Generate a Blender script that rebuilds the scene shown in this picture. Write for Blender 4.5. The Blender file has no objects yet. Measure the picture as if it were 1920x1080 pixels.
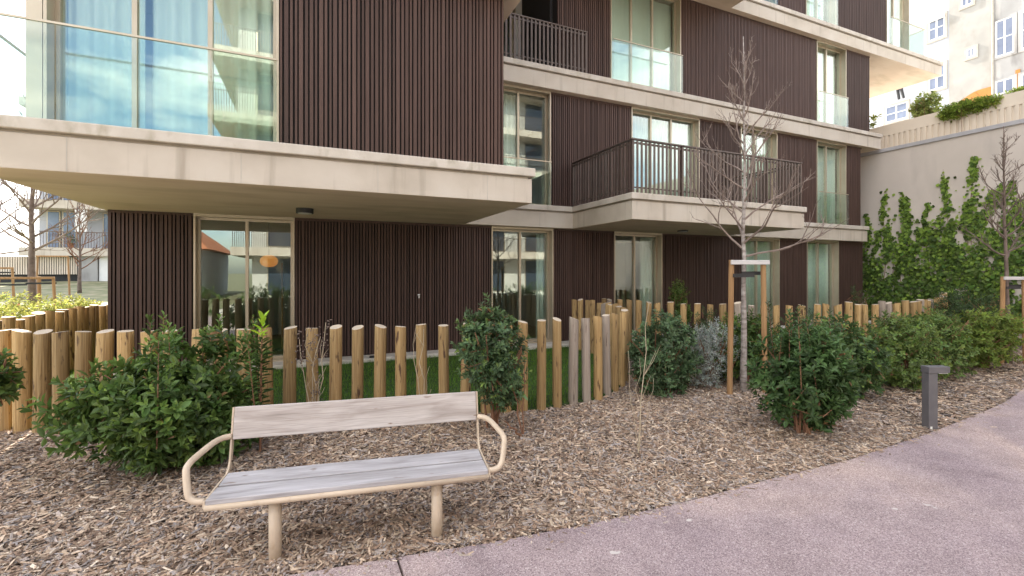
import bpy, math, random
import numpy as np
from mathutils import Vector, Matrix

random.seed(11)
RNG = np.random.default_rng(11)
scene = bpy.context.scene
COL = scene.collection
R = math.radians

# ------------------------------------------------------------------ camera
cam = bpy.data.cameras.new('camera')
cam.sensor_width = 36.0
cam.lens = 16.0
cam.shift_y = -31.0 / 1920.0
cam.clip_start = 0.05
cam.clip_end = 900.0
camera = bpy.data.objects.new('camera', cam)
camera.location = (0.0, 0.0, 1.6)
camera.rotation_euler = (R(90), 0, R(-23.735))
COL.objects.link(camera)
scene.camera = camera

# ------------------------------------------------------------------ sky and sun
SUN_EL, SUN_AZ = R(41), math.atan2(-0.12, 0.99)      # azimuth measured from +Y towards +X
world = bpy.data.worlds.new('World')
scene.world = world
world.use_nodes = True
wn, wl = world.node_tree.nodes, world.node_tree.links
wn.clear()
w_out = wn.new('ShaderNodeOutputWorld')
w_bg = wn.new('ShaderNodeBackground')
w_bg.inputs['Strength'].default_value = 0.13
w_sky = wn.new('ShaderNodeTexSky')
w_sky.sky_type = 'NISHITA'
w_sky.sun_disc = False
w_sky.sun_elevation = SUN_EL
w_sky.sun_rotation = SUN_AZ
w_sky.dust_density = 1.2
w_tc = wn.new('ShaderNodeTexCoord')
w_map = wn.new('ShaderNodeMapping')
w_map.inputs['Scale'].default_value = (1.0, 1.0, 2.2)
w_noise = wn.new('ShaderNodeTexNoise')
w_noise.inputs['Scale'].default_value = 2.3
w_noise.inputs['Detail'].default_value = 9.0
w_noise.inputs['Roughness'].default_value = 0.56
w_noise.inputs['Distortion'].default_value = 0.25
w_ramp = wn.new('ShaderNodeValToRGB')
w_ramp.color_ramp.elements[0].position = 0.44
w_ramp.color_ramp.elements[0].color = (0, 0, 0, 1)
w_ramp.color_ramp.elements[1].position = 0.58
w_ramp.color_ramp.elements[1].color = (1, 1, 1, 1)
w_mix = wn.new('ShaderNodeMixRGB')
w_mix.inputs['Color2'].default_value = (9.6, 9.3, 8.9, 1)
wl.new(w_tc.outputs['Generated'], w_map.inputs['Vector'])
wl.new(w_map.outputs['Vector'], w_noise.inputs['Vector'])
wl.new(w_noise.outputs['Fac'], w_ramp.inputs['Fac'])
wl.new(w_ramp.outputs['Color'], w_mix.inputs['Fac'])
wl.new(w_sky.outputs['Color'], w_mix.inputs['Color1'])
wl.new(w_mix.outputs['Color'], w_bg.inputs['Color'])
wl.new(w_bg.outputs['Background'], w_out.inputs['Surface'])

sun = bpy.data.lights.new('sun', 'SUN')
sun.energy = 4.8
sun.angle = R(0.53)
sun.color = (1.0, 0.91, 0.78)
sun_ob = bpy.data.objects.new('sun', sun)
to_sun = Vector((math.sin(SUN_AZ) * math.cos(SUN_EL), math.cos(SUN_AZ) * math.cos(SUN_EL), math.sin(SUN_EL)))
sun_ob.rotation_euler = (-to_sun).to_track_quat('-Z', 'Y').to_euler()
COL.objects.link(sun_ob)

scene.view_settings.view_transform = 'Standard'
scene.view_settings.look = 'None'
scene.view_settings.gamma = 1.0
scene.view_settings.use_curve_mapping = False
scene.view_settings.exposure = 1.72
scene.render.engine = 'CYCLES'
scene.cycles.max_bounces = 7
scene.cycles.diffuse_bounces = 4
scene.cycles.glossy_bounces = 3
scene.cycles.transmission_bounces = 4
scene.cycles.transparent_max_bounces = 10
scene.cycles.caustics_reflective = False
scene.cycles.caustics_refractive = False
scene.cycles.sample_clamp_indirect = 5.0

# ------------------------------------------------------------------ helpers
def tag(o, label=None, cat=None, group=None, kind=None):
    if label: o['label'] = label
    if cat: o['category'] = cat
    if group: o['group'] = group
    if kind: o['kind'] = kind
    return o

def empty(name, loc=(0, 0, 0), rz=0.0):
    o = bpy.data.objects.new(name, None)
    o.empty_display_size = 0.2
    o.location = loc
    o.rotation_euler = (0, 0, rz)
    COL.objects.link(o)
    return o

def link(name, me, parent=None, mats=()):
    for m in mats:
        me.materials.append(m)
    o = bpy.data.objects.new(name, me)
    COL.objects.link(o)
    if parent: o.parent = parent
    return o

class MB:
    """collects faces of one piece, then links them as ONE mesh object"""
    def __init__(self):
        self.v, self.f, self.m = [], [], []
    def face(self, idx, m=0):
        self.f.append(idx); self.m.append(m)
    def box(self, x0, y0, z0, x1, y1, z1, m=0):
        b = len(self.v)
        self.v += [(x0, y0, z0), (x1, y0, z0), (x1, y1, z0), (x0, y1, z0),
                   (x0, y0, z1), (x1, y0, z1), (x1, y1, z1), (x0, y1, z1)]
        for q in ((0, 3, 2, 1), (4, 5, 6, 7), (0, 1, 5, 4), (1, 2, 6, 5), (2, 3, 7, 6), (3, 0, 4, 7)):
            self.face(tuple(b + i for i in q), m)
        return self
    def prism(self, poly, z0, z1, m=0):
        b, n = len(self.v), len(poly)
        self.v += [(x, y, z0) for x, y in poly] + [(x, y, z1) for x, y in poly]
        self.face(tuple(b + i for i in reversed(range(n))), m)
        self.face(tuple(b + n + i for i in range(n)), m)
        for i in range(n):
            j = (i + 1) % n
            self.face((b + i, b + j, b + n + j, b + n + i), m)
        return self
    def tube(self, path, radii, n=8, m=0, cap=True):
        pts = [Vector(p) for p in path]
        b = len(self.v)
        up = Vector((0.31, 0.17, 0.93)).normalized()
        k = len(pts)
        prev = None
        for i, p in enumerate(pts):
            t = (pts[min(i + 1, k - 1)] - pts[max(i - 1, 0)])
            t = t.normalized() if t.length > 1e-9 else Vector((0, 0, 1))
            if prev is None:
                a = t.cross(up)
                if a.length < 1e-3: a = t.cross(Vector((1, 0, 0)))
                a.normalize()
            else:
                a = (prev - t * prev.dot(t))
                if a.length < 1e-6: a = t.cross(up)
                a.normalize()
            prev = a
            c = t.cross(a)
            r = radii[i] if hasattr(radii, '__len__') else radii
            for j in range(n):
                w = 2 * math.pi * j / n
                q = p + a * (r * math.cos(w)) + c * (r * math.sin(w))
                self.v.append((q.x, q.y, q.z))
        for i in range(k - 1):
            for j in range(n):
                j2 = (j + 1) % n
                self.face((b + i * n + j, b + i * n + j2, b + (i + 1) * n + j2, b + (i + 1) * n + j), m)
        if cap:
            self.face(tuple(b + j for j in reversed(range(n))), m)
            self.face(tuple(b + (k - 1) * n + j for j in range(n)), m)
        return self
    def mesh(self, name, smooth=False):
        me = bpy.data.meshes.new(name)
        me.from_pydata(self.v, [], self.f)
        me.polygons.foreach_set('material_index', self.m)
        if smooth: me.polygons.foreach_set('use_smooth', [True] * len(self.f))
        me.update()
        return me
    def build(self, name, mat, parent=None, smooth=False, bevel=0.0):
        mats = mat if isinstance(mat, (list, tuple)) else [mat]
        o = link(name, self.mesh(name, smooth), parent, mats)
        if bevel:
            b = o.modifiers.new('bevel', 'BEVEL'); b.width = bevel; b.segments = 2; b.limit_method = 'ANGLE'
        return o

def np_mesh(name, verts, sizes, loops, colors=None, smooth=False):
    """fast mesh from numpy arrays: sizes = corners per face, loops = flat vertex indices"""
    me = bpy.data.meshes.new(name)
    verts = np.asarray(verts, np.float32)
    me.vertices.add(len(verts)); me.vertices.foreach_set('co', verts.ravel())
    loops = np.asarray(loops, np.int32).ravel()
    me.loops.add(len(loops)); me.loops.foreach_set('vertex_index', loops)
    sizes = np.asarray(sizes, np.int32)
    starts = np.concatenate([[0], np.cumsum(sizes)[:-1]]).astype(np.int32)
    me.polygons.add(len(sizes)); me.polygons.foreach_set('loop_start', starts)
    if smooth: me.polygons.foreach_set('use_smooth', np.ones(len(sizes), bool))
    me.update(calc_edges=True)
    if colors is not None:
        at = me.color_attributes.new('tint', 'FLOAT_COLOR', 'POINT')
        c = np.ones((len(verts), 4), np.float32); c[:, :3] = colors
        at.data.foreach_set('color', c.ravel())
    return me

def norm(a):
    return a / np.maximum(np.linalg.norm(a, axis=-1, keepdims=True), 1e-9)

# ------------------------------------------------------------------ materials
def new_mat(name):
    m = bpy.data.materials.new(name)
    m.use_nodes = True
    nt = m.node_tree
    return m, nt.nodes, nt.links, nt.nodes['Principled BSDF']

def ramp(n, stops):
    r = n.new('ShaderNodeValToRGB')
    e = r.color_ramp.elements
    e[0].position, e[0].color = stops[0][0], (*stops[0][1], 1)
    e[1].position, e[1].color = stops[-1][0], (*stops[-1][1], 1)
    for p, c in stops[1:-1]:
        x = e.new(p); x.color = (*c, 1)
    return r

def surf(name, stops, scale=4.0, stretch=(1, 1, 1), rough=0.7, bump=0.15, bump_scale=None, detail=6,
         metallic=0.0, vary=0.0, second=None, spec=0.5, shift=True, dist=0.01):
    """noise-coloured surface; vary = brightness change from object to object; second = (color, scale, stretch, low, high) stains"""
    m, n, l, p = new_mat(name)
    tc = n.new('ShaderNodeTexCoord')
    mp = n.new('ShaderNodeMapping'); mp.inputs['Scale'].default_value = stretch
    vec = tc.outputs['Object']
    oi = n.new('ShaderNodeObjectInfo')
    if shift:
        ad = n.new('ShaderNodeVectorMath'); ad.operation = 'ADD'
        ml = n.new('ShaderNodeMath'); ml.operation = 'MULTIPLY'; ml.inputs[1].default_value = 37.0
        l.new(oi.outputs['Random'], ml.inputs[0]); l.new(vec, ad.inputs[0]); l.new(ml.outputs[0], ad.inputs[1])
        vec = ad.outputs[0]
    l.new(vec, mp.inputs['Vector'])
    nz = n.new('ShaderNodeTexNoise'); nz.inputs['Scale'].default_value = scale; nz.inputs['Detail'].default_value = detail
    l.new(mp.outputs['Vector'], nz.inputs['Vector'])
    rp = ramp(n, stops); l.new(nz.outputs['Fac'], rp.inputs['Fac'])
    col = rp.outputs['Color']
    if second:
        c2, s2, st2, lo, hi = second
        mp2 = n.new('ShaderNodeMapping'); mp2.inputs['Scale'].default_value = st2
        l.new(vec, mp2.inputs['Vector'])
        n2 = n.new('ShaderNodeTexNoise'); n2.inputs['Scale'].default_value = s2; n2.inputs['Detail'].default_value = 5
        l.new(mp2.outputs['Vector'], n2.inputs['Vector'])
        r2 = ramp(n, [(lo, (0, 0, 0)), (hi, (1, 1, 1))]); l.new(n2.outputs['Fac'], r2.inputs['Fac'])
        mx = n.new('ShaderNodeMixRGB'); mx.inputs['Color2'].default_value = (*c2, 1)
        l.new(r2.outputs['Color'], mx.inputs['Fac']); l.new(col, mx.inputs['Color1'])
        col = mx.outputs['Color']
    if vary:
        mr = n.new('ShaderNodeMapRange'); mr.inputs['To Min'].default_value = 1 - vary; mr.inputs['To Max'].default_value = 1 + vary
        l.new(oi.outputs['Random'], mr.inputs['Value'])
        hs = n.new('ShaderNodeHueSaturation'); l.new(mr.outputs['Result'], hs.inputs['Value']); l.new(col, hs.inputs['Color'])
        col = hs.outputs['Color']
    l.new(col, p.inputs['Base Color'])
    p.inputs['Roughness'].default_value = rough
    p.inputs['Metallic'].default_value = metallic
    p.inputs['Specular IOR Level'].default_value = spec
    if bump:
        bp = n.new('ShaderNodeBump'); bp.inputs['Strength'].default_value = bump; bp.inputs['Distance'].default_value = dist
        src = nz
        if bump_scale:
            src = n.new('ShaderNodeTexNoise'); src.inputs['Scale'].default_value = bump_scale; src.inputs['Detail'].default_value = 4
            l.new(mp.outputs['Vector'], src.inputs['Vector'])
        l.new(src.outputs['Fac'], bp.inputs['Height']); l.new(bp.outputs['Normal'], p.inputs['Normal'])
    return m

def leaf_mat(name, rough=0.42, trans=0.28, spec=0.5):
    m, n, l, p = new_mat(name)
    at = n.new('ShaderNodeAttribute'); at.attribute_name = 'tint'
    l.new(at.outputs['Color'], p.inputs['Base Color'])
    p.inputs['Roughness'].default_value = rough
    p.inputs['Specular IOR Level'].default_value = spec
    tr = n.new('ShaderNodeBsdfTranslucent')
    hs = n.new('ShaderNodeHueSaturation'); hs.inputs['Value'].default_value = 1.5; hs.inputs['Hue'].default_value = 0.485
    l.new(at.outputs['Color'], hs.inputs['Color']); l.new(hs.outputs['Color'], tr.inputs['Color'])
    mx = n.new('ShaderNodeMixShader'); mx.inputs['Fac'].default_value = trans
    l.new(p.outputs['BSDF'], mx.inputs[1]); l.new(tr.outputs['BSDF'], mx.inputs[2])
    l.new(mx.outputs['Shader'], n['Material Output'].inputs['Surface'])
    return m

def glass_mat(name, tint, base=0.10, ior=1.52):
    m, n, l, p = new_mat(name)
    n.remove(p)
    tr = n.new('ShaderNodeBsdfTransparent'); tr.inputs['Color'].default_value = (*tint, 1)
    gl = n.new('ShaderNodeBsdfGlossy'); gl.inputs['Roughness'].default_value = 0.0; gl.inputs['Color'].default_value = (0.95, 1.0, 0.98, 1)
    tc = n.new('ShaderNodeTexCoord')
    nz = n.new('ShaderNodeTexNoise'); nz.inputs['Scale'].default_value = 0.9; nz.inputs['Detail'].default_value = 1
    l.new(tc.outputs['Object'], nz.inputs['Vector'])
    bp = n.new('ShaderNodeBump'); bp.inputs['Strength'].default_value = 0.05; bp.inputs['Distance'].default_value = 0.02
    l.new(nz.outputs['Fac'], bp.inputs['Height']); l.new(bp.outputs['Normal'], gl.inputs['Normal'])
    gm = n.new('ShaderNodeNewGeometry')                       # Schlick reflectance, the same on both faces of the pane
    dt = n.new('ShaderNodeVectorMath'); dt.operation = 'DOT_PRODUCT'
    l.new(gm.outputs['Incoming'], dt.inputs[0]); l.new(gm.outputs['Normal'], dt.inputs[1])
    ab = n.new('ShaderNodeMath'); ab.operation = 'ABSOLUTE'; l.new(dt.outputs['Value'], ab.inputs[0])
    om = n.new('ShaderNodeMath'); om.operation = 'SUBTRACT'; om.inputs[0].default_value = 1.0; l.new(ab.outputs[0], om.inputs[1])
    fr = n.new('ShaderNodeMath'); fr.operation = 'POWER'; fr.inputs[1].default_value = 5.0; l.new(om.outputs[0], fr.inputs[0])
    ad = n.new('ShaderNodeMath'); ad.operation = 'ADD'; ad.use_clamp = True; ad.inputs[1].default_value = base
    l.new(fr.outputs[0], ad.inputs[0])
    mx = n.new('ShaderNodeMixShader')
    l.new(ad.outputs[0], mx.inputs['Fac']); l.new(tr.outputs['BSDF'], mx.inputs[1]); l.new(gl.outputs['BSDF'], mx.inputs[2])
    l.new(mx.outputs['Shader'], n['Material Output'].inputs['Surface'])
    return m

M = {}
M['concrete'] = surf('concrete', [(0.25, (0.44, 0.385, 0.32)), (0.5, (0.53, 0.47, 0.40)), (0.75, (0.58, 0.53, 0.465))], scale=1.6,
                     rough=0.85, bump=0.12, bump_scale=40, second=((0.34, 0.29, 0.235), 2.2, (3.4, 3.4, 0.25), 0.57, 0.80), shift=False)
M['bounce_lit_soffit'] = surf('bounce_lit_soffit', [(0.25, (0.66, 0.53, 0.41)), (0.5, (0.74, 0.61, 0.485)), (0.75, (0.79, 0.67, 0.55))], scale=1.4, stretch=(0.8, 1.6, 1), rough=0.8,  # timber-formed slab undersides, colour lightened and warmed in place of bounced light
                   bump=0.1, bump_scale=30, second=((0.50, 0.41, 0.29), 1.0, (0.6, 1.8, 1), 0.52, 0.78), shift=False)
M['concrete_cap'] = surf('concrete_cap', [(0.3, (0.46, 0.41, 0.35)), (0.7, (0.60, 0.55, 0.49))], scale=3.0, rough=0.85, bump=0.15,
                         bump_scale=60, second=((0.36, 0.32, 0.25), 5.0, (1, 1, 0.5), 0.58, 0.75), shift=False)
M['batten'] = surf('batten', [(0.3, (0.062, 0.036, 0.029)), (0.7, (0.090, 0.053, 0.043))], scale=2.0, stretch=(9, 9, 0.6), rough=0.6,
                   bump=0.05, vary=0.2, spec=0.3)
M['backing'] = surf('backing', [(0.3, (0.010, 0.007, 0.006)), (0.7, (0.014, 0.010, 0.009))], scale=3, rough=0.7, bump=0)
M['frame'] = surf('frame', [(0.3, (0.47, 0.40, 0.30)), (0.7, (0.53, 0.46, 0.355))], scale=3, rough=0.42, bump=0.0, metallic=0.55)
M['rail'] = surf('rail', [(0.3, (0.085, 0.062, 0.052)), (0.7, (0.12, 0.088, 0.074))], scale=6, rough=0.45, bump=0.03, metallic=0.2, vary=0.1)
M['glass'] = glass_mat('glass', (0.90, 0.965, 0.935), 0.13)
M['rail_glass'] = glass_mat('rail_glass', (0.92, 0.975, 0.955), 0.05)
M['dark_glass'] = surf('dark_glass', [(0.3, (0.03, 0.04, 0.06)), (0.7, (0.05, 0.07, 0.10))], scale=0.6, rough=0.05, bump=0, spec=0.8)
M['curtain'] = surf('curtain', [(0.3, (0.74, 0.77, 0.71)), (0.7, (0.84, 0.86, 0.80))], scale=2, stretch=(6, 6, 0.3), rough=0.9, bump=0)
M['curtain_cream'] = surf('curtain_cream', [(0.3, (0.80, 0.72, 0.48)), (0.7, (0.86, 0.80, 0.58))], scale=2, stretch=(6, 6, 0.3), rough=0.9, bump=0)
M['plaster'] = surf('plaster', [(0.3, (0.52, 0.51, 0.48)), (0.7, (0.60, 0.59, 0.56))], scale=1.5, rough=0.9, bump=0.03)
M['room_floor'] = surf('room_floor', [(0.3, (0.20, 0.13, 0.08)), (0.7, (0.27, 0.18, 0.11))], scale=3, stretch=(0.6, 7, 1), rough=0.5, bump=0.02)
M['plinth'] = surf('plinth', [(0.3, (0.50, 0.46, 0.40)), (0.7, (0.64, 0.60, 0.54))], scale=5, rough=0.85, bump=0.1)
def path_mat():
    m, n, l, p = new_mat('path')
    tc = n.new('ShaderNodeTexCoord')
    def vor(scale):
        v = n.new('ShaderNodeTexVoronoi'); v.inputs['Scale'].default_value = scale; l.new(tc.outputs['Object'], v.inputs['Vector']); return v
    def noi(scale, detail, dist=0.0):
        v = n.new('ShaderNodeTexNoise'); v.inputs['Scale'].default_value = scale; v.inputs['Detail'].default_value = detail; v.inputs['Distortion'].default_value = dist
        l.new(tc.outputs['Object'], v.inputs['Vector']); return v
    v1 = vor(165); sp = n.new('ShaderNodeSeparateColor'); l.new(v1.outputs['Color'], sp.inputs['Color'])
    r1 = ramp(n, [(0.0, (0.16, 0.115, 0.12)), (0.18, (0.27, 0.205, 0.21)), (0.6, (0.365, 0.285, 0.287)), (0.9, (0.45, 0.36, 0.355)), (1.0, (0.58, 0.51, 0.49))])
    l.new(sp.outputs['Red'], r1.inputs['Fac'])
    big, mid = noi(0.55, 5, 0.8), noi(3.5, 6, 0.4)
    r2 = ramp(n, [(0.34, (0.82, 0.80, 0.83)), (0.50, (1.0, 0.99, 0.98)), (0.64, (1.22, 1.18, 1.06))]); l.new(big.outputs['Fac'], r2.inputs['Fac'])
    r3 = ramp(n, [(0.30, (0.86, 0.85, 0.85)), (0.6, (1.06, 1.06, 1.06))]); l.new(mid.outputs['Fac'], r3.inputs['Fac'])
    a = n.new('ShaderNodeMixRGB'); a.blend_type = 'MULTIPLY'; a.inputs['Fac'].default_value = 1
    l.new(r1.outputs['Color'], a.inputs['Color1']); l.new(r2.outputs['Color'], a.inputs['Color2'])
    b = n.new('ShaderNodeMixRGB'); b.blend_type = 'MULTIPLY'; b.inputs['Fac'].default_value = 1
    l.new(a.outputs['Color'], b.inputs['Color1']); l.new(r3.outputs['Color'], b.inputs['Color2'])
    spot = noi(6.0, 2); r4 = ramp(n, [(0.735, (0, 0, 0)), (0.76, (1, 1, 1))]); l.new(spot.outputs['Fac'], r4.inputs['Fac'])   # a few pale droppings of mortar
    c = n.new('ShaderNodeMixRGB'); c.inputs['Color2'].default_value = (0.55, 0.50, 0.47, 1)
    l.new(r4.outputs['Color'], c.inputs['Fac']); l.new(b.outputs['Color'], c.inputs['Color1'])
    l.new(c.outputs['Color'], p.inputs['Base Color']); p.inputs['Roughness'].default_value = 0.85
    bp = n.new('ShaderNodeBump'); bp.inputs['Strength'].default_value = 0.5; bp.inputs['Distance'].default_value = 0.003
    l.new(v1.outputs['Distance'], bp.inputs['Height']); l.new(bp.outputs['Normal'], p.inputs['Normal'])
    return m
M['path'] = path_mat()
M['soil'] = surf('soil', [(0.35, (0.045, 0.032, 0.024)), (0.55, (0.13, 0.10, 0.08)), (0.7, (0.24, 0.19, 0.155))], scale=45, stretch=(1, 1.6, 1),
                 rough=0.95, bump=0.6, dist=0.02, shift=False)
M['turf'] = surf('turf', [(0.3, (0.018, 0.040, 0.008)), (0.7, (0.045, 0.085, 0.018))], scale=14, rough=0.95, bump=0.4, shift=False)
M['bank'] = surf('bank', [(0.3, (0.10, 0.12, 0.05)), (0.5, (0.19, 0.19, 0.10)), (0.7, (0.32, 0.28, 0.20))], scale=1.6, rough=0.95, bump=0.4, shift=False)
M['post'] = surf('post', [(0.25, (0.22, 0.13, 0.052)), (0.5, (0.38, 0.245, 0.102)), (0.75, (0.50, 0.355, 0.18))], scale=2.2, stretch=(2.4, 2.4, 1.1), rough=0.75,
                 bump=0.4, vary=0.28, second=((0.085, 0.042, 0.02), 2.0, (0.8, 0.8, 3.2), 0.60, 0.69), dist=0.05)
M['post_grey'] = surf('post_grey', [(0.25, (0.20, 0.155, 0.12)), (0.5, (0.31, 0.255, 0.21)), (0.75, (0.41, 0.35, 0.30))], scale=2.4, stretch=(3, 3, 0.9), rough=0.85,
                      bump=0.3, vary=0.1, second=((0.14, 0.10, 0.08), 2.0, (0.8, 0.8, 3.0), 0.62, 0.72), dist=0.05)
M['end_grain'] = surf('end_grain', [(0.3, (0.42, 0.34, 0.25)), (0.7, (0.60, 0.52, 0.42))], scale=9, rough=0.9, bump=0.2, vary=0.1)
def plank_mat(name, dark, mid, light, knot):
    m, n, l, p = new_mat(name)
    tc = n.new('ShaderNodeTexCoord'); oi = n.new('ShaderNodeObjectInfo')
    ml = n.new('ShaderNodeMath'); ml.operation = 'MULTIPLY'; ml.inputs[1].default_value = 37.0
    ad = n.new('ShaderNodeVectorMath'); ad.operation = 'ADD'
    l.new(oi.outputs['Random'], ml.inputs[0]); l.new(tc.outputs['Object'], ad.inputs[0]); l.new(ml.outputs[0], ad.inputs[1])
    def nz(scale, st, detail, dist=0.0):
        mp = n.new('ShaderNodeMapping'); mp.inputs['Scale'].default_value = st; l.new(ad.outputs[0], mp.inputs['Vector'])
        q = n.new('ShaderNodeTexNoise'); q.inputs['Scale'].default_value = scale; q.inputs['Detail'].default_value = detail; q.inputs['Distortion'].default_value = dist
        l.new(mp.outputs['Vector'], q.inputs['Vector']); return q
    a, b, k = nz(2.2, (1, 6, 6), 4, 0.6), nz(3.0, (1.3, 55, 55), 5, 0.3), nz(3.2, (1.6, 5, 5), 2)
    r1 = ramp(n, [(0.3, dark), (0.5, mid), (0.7, light)]); l.new(a.outputs['Fac'], r1.inputs['Fac'])
    r2 = ramp(n, [(0.28, (0.70, 0.68, 0.66)), (0.46, (0.96, 0.96, 0.96)), (0.70, (1.10, 1.10, 1.10))]); l.new(b.outputs['Fac'], r2.inputs['Fac'])
    mx = n.new('ShaderNodeMixRGB'); mx.blend_type = 'MULTIPLY'; mx.inputs['Fac'].default_value = 1.0
    l.new(r1.outputs['Color'], mx.inputs['Color1']); l.new(r2.outputs['Color'], mx.inputs['Color2'])
    r3 = ramp(n, [(0.70, (0, 0, 0)), (0.76, (1, 1, 1))]); l.new(k.outputs['Fac'], r3.inputs['Fac'])
    m2 = n.new('ShaderNodeMixRGB'); m2.inputs['Color2'].default_value = (*knot, 1)
    l.new(r3.outputs['Color'], m2.inputs['Fac']); l.new(mx.outputs['Color'], m2.inputs['Color1'])
    l.new(m2.outputs['Color'], p.inputs['Base Color']); p.inputs['Roughness'].default_value = 0.7
    bp = n.new('ShaderNodeBump'); bp.inputs['Strength'].default_value = 0.35; bp.inputs['Distance'].default_value = 0.003
    l.new(b.outputs['Fac'], bp.inputs['Height']); l.new(bp.outputs['Normal'], p.inputs['Normal'])
    return m
M['bench_wood'] = plank_mat('bench_wood', (0.31, 0.265, 0.24), (0.42, 0.37, 0.345), (0.52, 0.475, 0.45), (0.17, 0.10, 0.065))
M['sky_tinted_seat_wood'] = plank_mat('sky_tinted_seat_wood', (0.29, 0.27, 0.27), (0.38, 0.36, 0.37), (0.48, 0.46, 0.475), (0.19, 0.14, 0.11))  # same weathered planks, with reflected sky put into the bluish tone
M['bench_metal'] = surf('bench_metal', [(0.3, (0.48, 0.38, 0.28)), (0.7, (0.55, 0.445, 0.335))], scale=7, rough=0.42, bump=0.06, bump_scale=90, dist=0.002, second=((0.40, 0.29, 0.20), 9.0, (1, 1, 1), 0.62, 0.75))
M['bollard'] = surf('bollard', [(0.3, (0.125, 0.12, 0.13)), (0.7, (0.15, 0.145, 0.155))], scale=8, rough=0.5, bump=0.03, metallic=0.3)
M['white'] = surf('white', [(0.3, (0.72, 0.72, 0.71)), (0.7, (0.80, 0.80, 0.79))], scale=3, rough=0.6, bump=0)
M['black'] = surf('black', [(0.3, (0.015, 0.015, 0.017)), (0.7, (0.025, 0.025, 0.027))], scale=6, rough=0.6, bump=0.05)
M['render_wall'] = surf('render_wall', [(0.3, (0.50, 0.445, 0.40)), (0.7, (0.57, 0.51, 0.465))], scale=0.8, rough=0.9, bump=0.06, bump_scale=60, shift=False,
                        second=((0.40, 0.36, 0.33), 1.2, (1, 1, 0.3), 0.55, 0.8))
M['cream_wall'] = surf('cream_wall', [(0.3, (0.62, 0.53, 0.43)), (0.7, (0.70, 0.61, 0.51))], scale=1.0, rough=0.9, bump=0.05, shift=False)
M['coping'] = surf('coping', [(0.3, (0.34, 0.33, 0.35)), (0.7, (0.42, 0.41, 0.43))], scale=3, rough=0.8, bump=0.05, shift=False)
M['house_white'] = surf('house_white', [(0.3, (0.42, 0.44, 0.49)), (0.7, (0.47, 0.49, 0.53))], scale=0.7, rough=0.9, bump=0.03, shift=False)
M['house_cream'] = surf('house_cream', [(0.3, (0.31, 0.305, 0.29)), (0.7, (0.39, 0.38, 0.36))], scale=1.2, rough=0.9, bump=0.05, shift=False,
                        second=((0.28, 0.265, 0.24), 1.5, (1, 1, 0.6), 0.52, 0.75))
M['house_grey'] = surf('house_grey', [(0.3, (0.34, 0.335, 0.33)), (0.7, (0.42, 0.415, 0.41))], scale=1.0, rough=0.9, bump=0.05, shift=False,
                       second=((0.17, 0.16, 0.155), 1.0, (1, 1.3, 0.45), 0.50, 0.72))
M['ochre'] = surf('ochre', [(0.3, (0.40, 0.17, 0.045)), (0.7, (0.46, 0.21, 0.06))], scale=2, rough=0.9, bump=0.03, shift=False)
M['stone_trim'] = surf('stone_trim', [(0.3, (0.38, 0.35, 0.31)), (0.7, (0.47, 0.44, 0.39))], scale=6, rough=0.9, bump=0.1, shift=False)
M['pane_blue'] = surf('pane_blue', [(0.3, (0.09, 0.12, 0.20)), (0.7, (0.16, 0.20, 0.30))], scale=1.5, rough=0.08, bump=0, spec=0.7)
M['tile'] = surf('tile', [(0.3, (0.38, 0.13, 0.06)), (0.7, (0.50, 0.20, 0.10))], scale=9, rough=0.85, bump=0.2, shift=False)
M['bark_pale'] = surf('bark_pale', [(0.3, (0.15, 0.12, 0.105)), (0.5, (0.30, 0.26, 0.24)), (0.7, (0.44, 0.40, 0.38))], scale=9, stretch=(1, 1, 2.2), rough=0.9, bump=0.3)
M['bark_twig'] = surf('bark_twig', [(0.3, (0.16, 0.12, 0.10)), (0.7, (0.27, 0.21, 0.185))], scale=9, rough=0.85, bump=0.1)
M['bark_dark'] = surf('bark_dark', [(0.3, (0.11, 0.08, 0.065)), (0.7, (0.21, 0.16, 0.135))], scale=9, rough=0.9, bump=0.2)
M['stem'] = surf('stem', [(0.3, (0.15, 0.07, 0.04)), (0.7, (0.24, 0.12, 0.065))], scale=9, rough=0.8, bump=0.1)
M['straw'] = surf('straw', [(0.3, (0.34, 0.27, 0.185)), (0.7, (0.47, 0.39, 0.28))], scale=9, rough=0.85, bump=0)
M['stake'] = surf('stake', [(0.3, (0.26, 0.14, 0.06)), (0.7, (0.41, 0.245, 0.115))], scale=3, stretch=(6, 6, 0.6), rough=0.8, bump=0.2, vary=0.1)
M['stake_bar'] = surf('stake_bar', [(0.3, (0.48, 0.46, 0.46)), (0.7, (0.60, 0.58, 0.58))], scale=4, stretch=(0.8, 8, 8), rough=0.8, bump=0.1)
M['leaf'] = leaf_mat('leaf', 0.46, 0.28, 0.36)
M['leaf_soft'] = leaf_mat('leaf_soft', 0.55, 0.38, 0.3)
M['grass'] = leaf_mat('grass', 0.6, 0.35, 0.3)
def tint_mat(name, rough):
    m, n, l, p = new_mat(name)
    at = n.new('ShaderNodeAttribute'); at.attribute_name = 'tint'
    tc = n.new('ShaderNodeTexCoord')
    nz = n.new('ShaderNodeTexNoise'); nz.inputs['Scale'].default_value = 140; nz.inputs['Detail'].default_value = 2
    l.new(tc.outputs['Object'], nz.inputs['Vector'])
    rp = ramp(n, [(0.3, (0.68, 0.66, 0.64)), (0.7, (1.15, 1.15, 1.15))]); l.new(nz.outputs['Fac'], rp.inputs['Fac'])
    mx = n.new('ShaderNodeMixRGB'); mx.blend_type = 'MULTIPLY'; mx.inputs['Fac'].default_value = 1
    l.new(at.outputs['Color'], mx.inputs['Color1']); l.new(rp.outputs['Color'], mx.inputs['Color2'])
    l.new(mx.outputs['Color'], p.inputs['Base Color'])
    p.inputs['Roughness'].default_value = rough
    return m
M['chips'] = tint_mat('chips', 0.85)
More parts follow.
